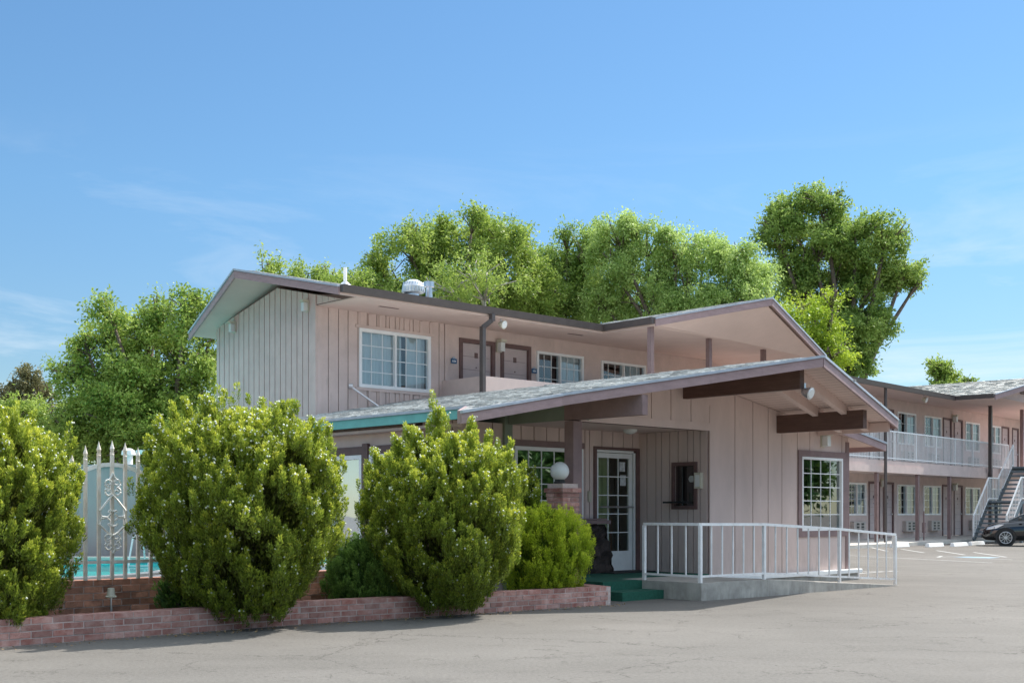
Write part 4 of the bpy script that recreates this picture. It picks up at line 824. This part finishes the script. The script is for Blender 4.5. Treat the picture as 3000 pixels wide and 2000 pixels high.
# ================================================================ CAR
def car():
    hx = Vector((-.926, .378)).normalized(); sd = Vector((hx.y, -hx.x))            # heading, its right-hand side
    wl = Vector((18.28, 44.75))                                                    # front left wheel (towards camera)
    # car frame: x forward from rear axle ; y to the camera side
    cs = Vector((-hx.y, hx.x)); cs = cs if cs.y < 0 else -cs
    half = .74; fa = 2.55; o = wl-cs*half-hx*fa
    fr = Fr((o.x, o.y), (hx.x, hx.y), (cs.x, cs.y)); t = thing('parked_car', 'black hatchback parked at the right edge by the far wing stairs', 'car', fr(1.2, 0, 0))
    # stations: x, z low, z belt, half width
    S = [(-.72, .42, .80, .62), (-.66, .26, .95, .74), (-.4, .20, 1.0, .80), (.4, .20, .98, .84), (1.3, .20, .96, .85), (2.05, .20, .94, .85), (2.5, .20, .90, .83), (2.95, .20, .82, .80), (3.25, .22, .70, .72), (3.38, .30, .55, .60)]
    q = MB(); n = 12; vs = []
    for x, zl, zb, hw in S:
        ring = [(-.55*hw, zl), (.55*hw, zl), (hw*.93, zl+.04), (hw, zl+.30*(zb-zl)), (hw*.985, zl+.72*(zb-zl)), (hw*.90, zb-.03), (.5*hw, zb+.02), (-.5*hw, zb+.02), (-hw*.90, zb-.03), (-hw*.985, zl+.72*(zb-zl)), (-hw, zl+.30*(zb-zl)), (-hw*.93, zl+.04)]
        vs += [fr(x, y, z) for y, z in ring]
    fs = [(i*n+k, i*n+(k+1) % n, (i+1)*n+(k+1) % n, (i+1)*n+k) for i in range(len(S)-1) for k in range(n)]+[tuple(range(n)), tuple((len(S)-1)*n+k for k in range(n-1, -1, -1))]
    q.add(vs, fs); q.build('body', M['carp'], t, smooth=True)
    G = [(-.62, .95, 1.05, .66, .6), (-.35, .97, 1.40, .74, .56), (.3, .97, 1.50, .78, .56), (1.1, .95, 1.49, .78, .56), (1.6, .94, 1.36, .77, .54), (2.45, .90, .93, .74, .70)]
    q = MB(); vs = []
    for x, zb, zt, hb, ht in G: vs += [fr(x, y, z) for y, z in ((-hb, zb), (hb, zb), (ht, zt), (ht*.6, zt+.03), (-ht*.6, zt+.03), (-ht, zt))]
    n = 6; q.add(vs, [(i*n+k, i*n+(k+1) % n, (i+1)*n+(k+1) % n, (i+1)*n+k) for i in range(len(G)-1) for k in (1, 5)], 0)
    q.add(vs, [(i*n+k, i*n+(k+1) % n, (i+1)*n+(k+1) % n, (i+1)*n+k) for i in range(len(G)-1) for k in (2, 3, 4)], 1); q.add(vs, [tuple(range(n)), tuple((len(G)-1)*n+k for k in range(n-1, -1, -1))], 0)
    q.m = [0 if (m_ == 0 or True) and False else m_ for m_ in q.m]; q.build('greenhouse', [mat('car_glass', (.02, .025, .03), .03, .05), M['carp']], t)
    for sy in (1, -1):
        q = MB(); q.add([fr(2.86, sy*.805, .66), fr(3.22, sy*.74, .60), fr(3.18, sy*.725, .70), fr(2.80, sy*.76, .80), fr(2.6, sy*.795, .80)], [(0, 1, 2, 3, 4) if sy > 0 else (4, 3, 2, 1, 0)]); q.slab([], 0) if 0 else None; q.build('headlight', M['lens'], t)
    q = MB(); q.box(fr, 2.0, 2.12, .86, .98, .95, 1.06); q.build('mirror', M['carp'], t, bevel=.02)
    for x, y, sg in ((2.55, .74, 1), (2.55, -.74, -1), (0, .74, 1), (0, -.74, -1)):
        wr_ = .315; q = MB(); ax = [fr(x, y-sg*.10, wr_), fr(x, y+sg*.10, wr_)]
        q.tube([ax[0], fr(x, y-sg*.09, wr_), fr(x, y+sg*.085, wr_), ax[1]], [.29, wr_, wr_, .285], 28); wh = q.build('wheel', M['tyre'], t, smooth=False)
        q = MB(); q.tube([fr(x, y+sg*.101, wr_), fr(x, y+sg*.108, wr_)], [.225, .22], 28, 1)
        c = Vector(fr(x, y+sg*.112, wr_)); ux = Vector((hx.x, hx.y, 0)); uz = Vector((0, 0, 1))
        for k in range(10): a = 2*math.pi*k/10; d1 = ux*math.cos(a)+uz*math.sin(a); q.bar(c+d1*.03, c+d1*.215, .045, .02, 0, up=tuple(ux*-math.sin(a)+uz*math.cos(a)))
        ring = [c+(ux*math.cos(2*math.pi*k/28)+uz*math.sin(2*math.pi*k/28))*.215 for k in range(29)]; q.tube(ring, .016, 6, 0, cap=False); q.tube([fr(x, y+sg*.10, wr_), fr(x, y+sg*.125, wr_)], [.055, .04], 14, 0)
        q.build('rim', [M['rim'], M['black']], wh)
    # wheel arch lips
    for x in (2.55, 0):
        q = MB(); q.tube([fr(x+.37*math.cos(a), .83, .31+.37*math.sin(a)) for a in [math.pi*k/12 for k in range(13)]], .022, 6); q.tube([fr(x, .70, .31), fr(x, .835, .31)], .35, 24); q.build('wheel_arch', M['black'], t)
    q = MB(); q.box(fr, 3.34, 3.40, -.35, .35, .30, .42); q.build('grille', M['black'], t)
car()

# ================================================================ FOLIAGE
def raw_mesh(name, V, Fc, mats, parent=None, tone=None, smooth=False, origin=(0, 0, 0)):
    L0 = parent['_w'] if parent is not None else origin
    me = bpy.data.meshes.new(name); k = Fc.shape[1]; V = V-np.array(list(L0))
    me.vertices.add(len(V)); me.vertices.foreach_set('co', V.astype(np.float32).ravel())
    me.loops.add(Fc.size); me.loops.foreach_set('vertex_index', Fc.astype(np.int32).ravel())
    me.polygons.add(len(Fc)); me.polygons.foreach_set('loop_start', np.arange(0, Fc.size, k, dtype=np.int32)); me.polygons.foreach_set('loop_total', np.full(len(Fc), k, dtype=np.int32))
    me.update(calc_edges=True); me.validate()
    if tone is not None: at = me.attributes.new('tone', 'FLOAT', 'POINT'); at.data.foreach_set('value', tone.astype(np.float32))
    for m in mats: me.materials.append(m)
    o = bpy.data.objects.new(name, me); COL.objects.link(o)
    if parent is not None: o.parent = parent
    return o
def unit(v): return v/np.maximum(1e-9, np.linalg.norm(v, axis=-1, keepdims=True))
def blades(P, D, Ls, Ws, r, curl=.0):
    """rhombic leaves: base P, direction D, length, width"""
    side = unit(np.cross(D, unit(r.normal(size=P.shape)))); mid = P+D*(Ls*.5)[:, None]; nrm = np.cross(D, side)
    V = np.stack([P, mid+side*(Ws/2)[:, None]+nrm*(Ls*curl)[:, None], P+D*Ls[:, None], mid-side*(Ws/2)[:, None]+nrm*(Ls*curl)[:, None]], 1).reshape(-1, 3)
    return V, np.arange(len(P)*4).reshape(-1, 4)
LM = dict(
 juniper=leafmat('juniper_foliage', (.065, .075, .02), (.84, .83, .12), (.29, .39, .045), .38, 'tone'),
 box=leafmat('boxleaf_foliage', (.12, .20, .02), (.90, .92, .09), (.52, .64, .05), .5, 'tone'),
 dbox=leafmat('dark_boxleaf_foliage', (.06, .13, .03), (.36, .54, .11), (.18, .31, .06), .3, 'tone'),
 walnut=leafmat('walnut_foliage', (.10, .20, .035), (.56, .66, .16), (.31, .42, .08), .46),
 deep=leafmat('deep_green_foliage', (.10, .20, .04), (.52, .64, .17), (.29, .41, .09), .46),
 bright=leafmat('bright_green_foliage', (.22, .35, .09), (.64, .76, .27), (.42, .56, .16), .48),
 lime=leafmat('lime_foliage', (.20, .34, .03), (.60, .70, .07), (.38, .50, .05), .4),
 redd=leafmat('russet_foliage', (.11, .13, .05), (.36, .31, .16), (.22, .21, .09), .3),
)
def bush(name, label, cx, cy, z0, h, rx, ry, seed, lm='juniper', plumes=1500, per=104, pl=.17, pr=.034, bl=.031, cones=1400, peaks=(), belly=.42, low=.62, cat='bush', group=None, sq=3.0, lead=70):
    r = np.random.default_rng(seed); t = thing(name, label, cat, (cx, cy, .16), group)
    def prof(v): # radius factor by height fraction
        v = np.clip(v, 0, 1); up = np.where(v > belly, np.sqrt(np.maximum(0, 1-((v-belly)/(1-belly))**sq)), low+(1-low)*np.sin(v/belly*math.pi/2)); return up
    v = r.beta(1.15, 1.05, plumes*3); th = r.uniform(0, 2*math.pi, plumes*3); hole = np.sin(th*5+seed*1.7+v*7)*np.sin(v*13+th*2.3+seed)+.35*np.sin(th*11+v*17); keep = (r.uniform(size=len(v)) < prof(v)*.9+.12) & (hole > -.62+.5*(r.uniform(size=len(v)) < .2)); v, th = v[keep][:plumes], th[keep][:plumes]; n = len(v)
    lump = 1+.06*np.sin(3*th+seed)+.06*np.sin(9*th+5*v*math.pi)+.07*np.sin(5*th+9*v+seed)+r.normal(0, .045, n)
    rad = prof(v)*lump*r.choice([1.0, .95, .87], n, p=[.5, .3, .2]); P = np.stack([cx+rx*rad*np.cos(th), cy+ry*rad*np.sin(th), z0+h*v*.96], 1)
    # peaks: extra leaders
    for (px, pz, k) in peaks:
        q = r.normal(size=(k, 3))*np.array([.055, .06, .10]); P = np.vstack([P, np.array([cx+px, cy-.12, z0+pz-.22])+q]); th = np.append(th, r.uniform(0, 6.28, k)); v = np.append(v, np.full(k, .97))
    for _ in range(lead):
        t_ = r.uniform(0, 6.28); v_ = r.uniform(.45, .98); k = int(r.integers(6, 13)); f_ = float(prof(np.array([v_]))[0]); ht = r.uniform(.10, .26)
        b_ = np.array([cx+rx*f_*math.cos(t_), cy+ry*f_*math.sin(t_), z0+h*v_*.96]); g_ = r.uniform(size=(k, 1))
        P = np.vstack([P, b_+g_*np.array([.12*math.cos(t_), .12*math.sin(t_), ht])+r.normal(size=(k, 3))*.03*(1.2-g_)]); th = np.append(th, np.full(k, t_)); v = np.append(v, np.full(k, v_))
    n = len(P); out = np.stack([np.cos(th), np.sin(th), np.zeros(n)], 1); ax = unit(out*(.25+.2*r.uniform(size=(n, 1)))*(1-.7*v[:, None])+np.array([0, 0, 1])+r.normal(0, .13, (n, 3)))
    sc1 = r.uniform(.65, 1.35, n)
    # blades
    K = per; idx = np.repeat(np.arange(n), K); u = r.uniform(0, 1, n*K)**.8; ph = r.uniform(0, 2*math.pi, n*K)
    e1 = unit(np.cross(ax, np.array([.3, .9, .1]))); e2 = np.cross(ax, e1); rr = pr*sc1[idx]*np.sqrt(np.maximum(.05, 1-u**2))*r.uniform(.35, 1, n*K)
    rv = e1[idx]*np.cos(ph)[:, None]+e2[idx]*np.sin(ph)[:, None]
    Q = P[idx]+ax[idx]*((u-.5)*pl*sc1[idx])[:, None]+rv*rr[:, None]; D = unit(ax[idx]*1.0+rv*.55+r.normal(0, .28, (n*K, 3)))
    Ls = bl*r.uniform(.7, 1.4, n*K); Ws = Ls*r.uniform(.22, .42, n*K); tone = np.repeat(np.clip(.16+.70*u*np.repeat(r.uniform(.6, 1.15, n), K)+.18*(v[idx]-.4)+r.normal(0, .06, n*K), 0, 1), 4)  # tone also rises with height, putting the shade below into the leaf colour
    V, Fc = blades(Q, D, Ls, Ws, r, .06)
    # inner fill: older, darker foliage further in
    m = plumes*11; v2 = r.uniform(.02, .97, m); t2 = r.uniform(0, 2*math.pi, m); rd = prof(v2)*r.uniform(.40, .78, m)
    P2 = np.stack([cx+rx*rd*np.cos(t2), cy+ry*rd*np.sin(t2), z0+h*v2*.96], 1); D2 = unit(np.stack([np.cos(t2)*.6, np.sin(t2)*.6, np.ones(m)], 1)+r.normal(0, .35, (m, 3)))
    V2, F2 = blades(P2, D2, bl*2.2*r.uniform(.7, 1.3, m), bl*1.0*r.uniform(.6, 1.2, m), r, .05)
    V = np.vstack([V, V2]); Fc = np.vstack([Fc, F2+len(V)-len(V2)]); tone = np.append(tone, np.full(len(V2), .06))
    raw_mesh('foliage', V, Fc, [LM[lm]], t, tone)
    # branching stems
    q = MB(); rr_ = random.Random(seed)
    for k in range(9):
        a = rr_.uniform(0, 6.28); e = rr_.uniform(.2, .6); hh = rr_.uniform(.5, .85); q.tube([(cx+.05*math.cos(a)-.2, cy+.05*math.sin(a)+.25, .05), (cx+rx*e*.5*math.cos(a), cy+ry*e*.5*math.sin(a), z0+h*hh*.5), (cx+rx*e*math.cos(a), cy+ry*e*math.sin(a), z0+h*hh)], [.045, .03, .012], 6)
    q.build('stems', M['bark'], t)
    if cones:
        i = r.choice(n, cones, p=(lambda w_: w_/w_.sum())((np.clip(v, 0, 1)*.9+.2)*(r.uniform(size=n) < .4)+1e-6)); a = r.uniform(0, 6.28, cones)
        c = P[i]+ax[i]*(pl*sc1[i]*r.uniform(.2, .62, cones))[:, None]+(e1[i]*np.cos(a)[:, None]+e2[i]*np.sin(a)[:, None])*(pr*sc1[i]*r.uniform(.5, 1.05, cones))[:, None]; s = r.uniform(.007, .015, cones)
        O = np.array([[1, 0, 0], [0, 1, 0], [-1, 0, 0], [0, -1, 0], [0, 0, 1], [0, 0, -1]]); V = (c[:, None, :]+O[None]*s[:, None, None]).reshape(-1, 3)
        T = np.array([[0, 1, 4], [1, 2, 4], [2, 3, 4], [3, 0, 4], [1, 0, 5], [2, 1, 5], [3, 2, 5], [0, 3, 5]]); Fc = (np.arange(cones)[:, None, None]*6+T[None]).reshape(-1, 3)
        o = raw_mesh('cones', V, Fc, [M['cone']], t); o['kind'] = 'stuff'
    return t
def bc(a, b): p = PL(a, b, 0); return p[0], p[1]
GB = 'tall yellow-green shrubs in the brick planter'
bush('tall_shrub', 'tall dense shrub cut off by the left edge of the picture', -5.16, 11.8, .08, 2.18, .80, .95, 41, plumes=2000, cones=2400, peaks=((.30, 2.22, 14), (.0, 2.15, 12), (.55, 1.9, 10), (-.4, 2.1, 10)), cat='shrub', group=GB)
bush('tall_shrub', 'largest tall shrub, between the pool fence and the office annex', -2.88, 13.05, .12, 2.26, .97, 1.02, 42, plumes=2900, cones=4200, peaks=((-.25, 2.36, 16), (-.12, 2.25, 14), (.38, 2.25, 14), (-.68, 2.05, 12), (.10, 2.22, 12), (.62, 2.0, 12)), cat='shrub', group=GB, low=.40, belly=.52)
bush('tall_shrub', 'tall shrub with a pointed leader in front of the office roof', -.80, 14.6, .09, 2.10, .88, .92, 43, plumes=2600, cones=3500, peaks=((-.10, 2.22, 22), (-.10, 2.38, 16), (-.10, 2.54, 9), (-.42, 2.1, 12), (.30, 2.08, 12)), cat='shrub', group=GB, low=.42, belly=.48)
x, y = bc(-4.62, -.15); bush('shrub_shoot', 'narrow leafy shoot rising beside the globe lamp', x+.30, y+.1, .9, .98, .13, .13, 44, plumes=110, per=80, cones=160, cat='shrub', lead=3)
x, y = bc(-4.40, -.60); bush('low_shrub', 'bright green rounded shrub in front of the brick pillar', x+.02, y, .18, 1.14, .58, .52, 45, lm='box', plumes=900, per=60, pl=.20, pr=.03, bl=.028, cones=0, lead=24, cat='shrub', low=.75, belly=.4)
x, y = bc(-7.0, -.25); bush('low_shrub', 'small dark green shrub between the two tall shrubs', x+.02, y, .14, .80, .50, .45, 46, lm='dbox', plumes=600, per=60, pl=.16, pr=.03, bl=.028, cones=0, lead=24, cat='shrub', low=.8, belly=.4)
# loose hanging twigs in the shade between the walls
x, y = bc(-9.35, .1); bush('weed_tuft', 'thin weedy tuft in the shade before the rear brick wall', x, y, .14, .35, .22, .15, 47, lm='dbox', plumes=22, per=40, cones=0, bl=.05, cat='weed', lead=0)

FPX = 3541
def at(u, v, Y): return np.array([(u-1500)/FPX*Y, Y, EYE+(1500-v)/FPX*Y])
def tree(name, label, Y, lobes, lm, seed, leaf=.17, dens=1.0, bark='bark', base=None, spiky=.5, droop=.0, trunk=.25, group='trees behind the motel', sgk=1.0):
    r = np.random.default_rng(seed); us = np.array([l[0] for l in lobes]); bx = float(np.average(us, weights=[l[2]*l[3] for l in lobes])) if base is None else base
    B0 = at(bx, 1500, Y); B0[2] = 0; t = thing(name, label, 'tree', tuple(B0), group); Pc = []; Dc = []; cl = []
    k = Y/FPX; q = MB(); rr = random.Random(seed)
    low = min(l_[1] for l_ in [(0, at(l[0], l[1]+l[3], Y)[2]) for l in lobes]); fork = np.array([B0[0], Y, max(1.2, low*.75)])
    q.tube([tuple(B0), tuple((B0+fork)/2+np.array([.1, 0, 0])), tuple(fork)], [trunk*1.25, trunk, trunk*.8], 9)
    for (u, v, ru, rv) in lobes:
        c = at(u, v, Y)+np.array([0, r.uniform(-.8, .8), 0]); a, b_, d_ = ru*k, rv*k, (ru+rv)/2*k
        mid = fork*.45+c*.55+np.array([rr.uniform(-.3, .3), 0, rr.uniform(-.2, .3)]); q.tube([tuple(fork-np.array([0, 0, .3])), tuple(mid), tuple(c)], [trunk*.55, trunk*.33, trunk*.14], 7)
        for _ in range(7):
            e = unit(np.array([r.normal(), r.normal()*.7, r.normal()*.8+.35])[None])[0]*np.array([a, d_, b_])*r.uniform(.7, 1.0); m_ = c+e*.5+r.normal(0, .12, 3); q.tube([tuple(c*.75+mid*.25), tuple(m_), tuple(c+e)], [trunk*.16, trunk*.10, .015], 5)
        nc = int(32*(a*b_+a*d_+b_*d_)*dens); nb = 16; wb = unit(r.normal(size=(nb, 3))); w_ = unit(wb[r.integers(0, nb, nc)]+r.normal(size=(nc, 3))*.26); sc_ = r.uniform(.12, 1, nc)**.5*np.where(r.uniform(size=nc) < .16*spiky, r.uniform(1.02, 1.16, nc), 1.0)
        cc = c+w_*sc_[:, None]*np.array([a, d_, b_]); Pc.append(cc); Dc.append(w_); cl.append(np.where(sc_ > 1.02, .5, 1.0))
    Pc = np.vstack(Pc); Dc = np.vstack(Dc); cl = np.concatenate(cl); n = len(Pc); K = 46; idx = np.repeat(np.arange(n), K)
    keep = r.uniform(size=n*K) < cl[idx]*.7+.3; idx = idx[keep]; m = len(idx); sg = r.uniform(.15, .33, n)*sgk
    dirc = unit(Dc+r.normal(0, .5, (n, 3))+np.array([0, 0, .25-droop])); along = r.uniform(-1, 1, m)
    P = Pc[idx]+dirc[idx]*(along*sg[idx]*1.25)[:, None]+r.normal(0, 1, (m, 3))*(sg[idx]*.40)[:, None]
    D = unit(dirc[idx]*.6+r.normal(0, .8, (m, 3))+np.array([0, 0, -.25-droop])); V, Fc = blades(P, D, leaf*.82*r.uniform(.6, 1.35, m), leaf*.42*r.uniform(.6, 1.2, m), r, .07)
    raw_mesh('crown', V, Fc, [LM[lm]], t); q.build('trunk', M[bark], t, smooth=True); return t
tree('walnut_tree', 'broad leafy green tree left of the gable end', 38, [(430, 1000, 130, 110), (310, 1075, 115, 85), (560, 1040, 100, 130), (420, 1180, 180, 110), (235, 1175, 80, 90), (560, 1230, 130, 120), (455, 900, 60, 52), (555, 905, 65, 50), (345, 925, 60, 45), (300, 1290, 130, 80), (480, 1300, 170, 80), (190, 1260, 60, 60), (400, 1150, 150, 90), (400, 1270, 200, 80), (205, 1085, 60, 30), (250, 1000, 50, 24), (300, 955, 60, 28), (620, 930, 50, 60)], 'walnut', 51, dens=1.05, leaf=.16, group='trees behind the motel')
tree('russet_tree', 'small reddish brown tree at the far left edge', 62, [(80, 1120, 42, 48), (45, 1165, 50, 50), (100, 1180, 50, 60), (30, 1230, 60, 60)], 'redd', 52, leaf=.2, spiky=.3)
tree('small_green_tree', 'low bright green treetop behind the leftmost tall shrub', 45, [(60, 1215, 70, 45), (140, 1230, 60, 55), (245, 1330, 80, 60), (120, 1320, 100, 70)], 'walnut', 53, leaf=.16, spiky=.3)
tree('ash_tree', 'light leafy treetop showing above the left ridge beside the thin vent pipe', 44, [(790, 800, 45, 42), (870, 810, 50, 40), (955, 800, 55, 42), (1050, 830, 70, 45), (900, 870, 150, 60), (1080, 870, 120, 60)], 'walnut', 54, leaf=.15, spiky=1.0, dens=1.0)
tree('elm_tree', 'tall rounded dark green tree behind the turbine roof vent', 46, [(1290, 680, 70, 50), (1400, 690, 90, 60), (1200, 740, 90, 75), (1330, 770, 140, 90), (1480, 730, 90, 70), (1150, 840, 90, 70), (1300, 870, 140, 80), (1460, 840, 110, 90), (1390, 645, 45, 28), (1545, 740, 45, 75), (1100, 760, 45, 40), (1080, 880, 120, 70), (1250, 900, 200, 70), (1560, 860, 90, 90)], 'walnut', 55, leaf=.16, spiky=.8, dens=1.1)
tree('bare_limbed_tree', 'thinner tree with pale bare limbs in front of the dark elm', 41, [(1380, 790, 110, 70), (1420, 860, 130, 50), (1320, 850, 80, 50)], 'walnut', 56, bark='paleb', dens=.45, leaf=.12, base=1430, trunk=.2)
tree('oak_tree', 'deep green tree between the round elm and the bright feathery tree', 49, [(1640, 760, 60, 60), (1620, 840, 90, 80), (1700, 800, 80, 90), (1560, 880, 90, 60), (1720, 890, 110, 60), (1660, 700, 30, 28), (1600, 900, 120, 60), (1500, 900, 90, 50), (1560, 800, 50, 80), (1720, 760, 60, 90), (1650, 900, 160, 60)], 'deep', 57, leaf=.16, spiky=.6)
tree('willow_tree', 'bright yellow-green feathery tree behind the middle gable', 47, [(1800, 690, 75, 65), (1780, 780, 80, 80), (1890, 710, 85, 65), (1980, 730, 80, 65), (2070, 740, 80, 65), (2150, 770, 85, 70), (2220, 830, 70, 75), (1870, 830, 120, 80), (2020, 850, 130, 90), (2150, 880, 110, 70), (1760, 880, 80, 60), (1950, 900, 200, 60), (2200, 920, 90, 70)], 'bright', 58, leaf=.15, droop=.5, spiky=.2, dens=1.25)
tree('pecan_tree', 'tallest spreading green tree rising right of the middle gable', 52, [(2330, 620, 75, 60), (2400, 600, 75, 45), (2430, 650, 60, 50), (2270, 690, 65, 70), (2370, 720, 110, 80), (2500, 720, 90, 75), (2590, 690, 75, 55), (2560, 800, 110, 75), (2650, 800, 70, 55), (2440, 830, 110, 90), (2320, 820, 80, 80), (2520, 900, 100, 80), (2480, 990, 95, 80), (2560, 960, 50, 60), (2500, 1070, 60, 55), (2280, 600, 16, 25), (2700, 820, 25, 25)], 'deep', 59, leaf=.19, spiky=.6, dens=1.0, trunk=.35)
tree('locust_tree', 'lime green lower tree peeking between the two pointed roofs', 43, [(2330, 930, 75, 55), (2410, 900, 60, 40), (2400, 990, 75, 60), (2300, 1010, 70, 60), (2440, 870, 30, 22), (2440, 1040, 50, 45), (2440, 950, 40, 30)], 'lime', 60, leaf=.14, spiky=.5)
tree('distant_tree', 'lone small treetop above the far wing roof', 78, [(2735, 1072, 26, 14), (2760, 1090, 36, 22), (2780, 1105, 28, 18), (2825, 1118, 20, 8), (2760, 1150, 60, 30)], 'walnut', 61, leaf=.26, spiky=.9)

# trees across the lot to the right, outside the frame: the office windows reflect them
for i_, (tx, ty, hh) in enumerate(((27, 18, 6.5), (31, 25, 7), (30, 33, 7), (36, 41, 7.5), (27, 11, 6.5))):
    Y_ = ty; U_ = 1500+FPX*tx/Y_; K_ = FPX/Y_
    tree('shade_tree', ('broad shade tree across the lot, mirrored in the front window', 'shade tree across the lot, mirrored in the glass door', 'tall shade tree beyond the right edge, by the stairs', 'farthest shade tree beyond the right edge', 'nearest shade tree right of the camera')[i_], Y_, [(U_, 1500-(hh*.62-EYE)*K_, 2.6*K_, hh*.30*K_), (U_-1.8*K_, 1500-(hh*.42-EYE)*K_, 2.0*K_, hh*.2*K_), (U_+1.8*K_, 1500-(hh*.45-EYE)*K_, 2.0*K_, hh*.22*K_)], 'dbox', 70+i_, leaf=.34, dens=.4, sgk=2.2, group='shade trees across the lot')

r = np.random.default_rng(99); k = 520; tt = r.uniform(0, 1, k); aa = -12+8.4*tt; bb = -.80-.38*np.clip((aa+8.3)/4.6, 0, 1)-.06-np.abs(r.normal(0, .16, k))
px_ = np.array([PL(a, b, .012) for a, b in zip(aa, bb)]); V, Fc = blades(px_+np.array([0, 0, .004]), unit(r.normal(size=(k, 3))*np.array([1, 1, .12])), r.uniform(.015, .04, k), r.uniform(.008, .018, k), r, .05)
o = raw_mesh('leaf_litter', V, Fc, [mat('dry_leaves', (.30, .20, .10), .9, .4, 30, island=.4)]); o['kind'] = 'stuff'
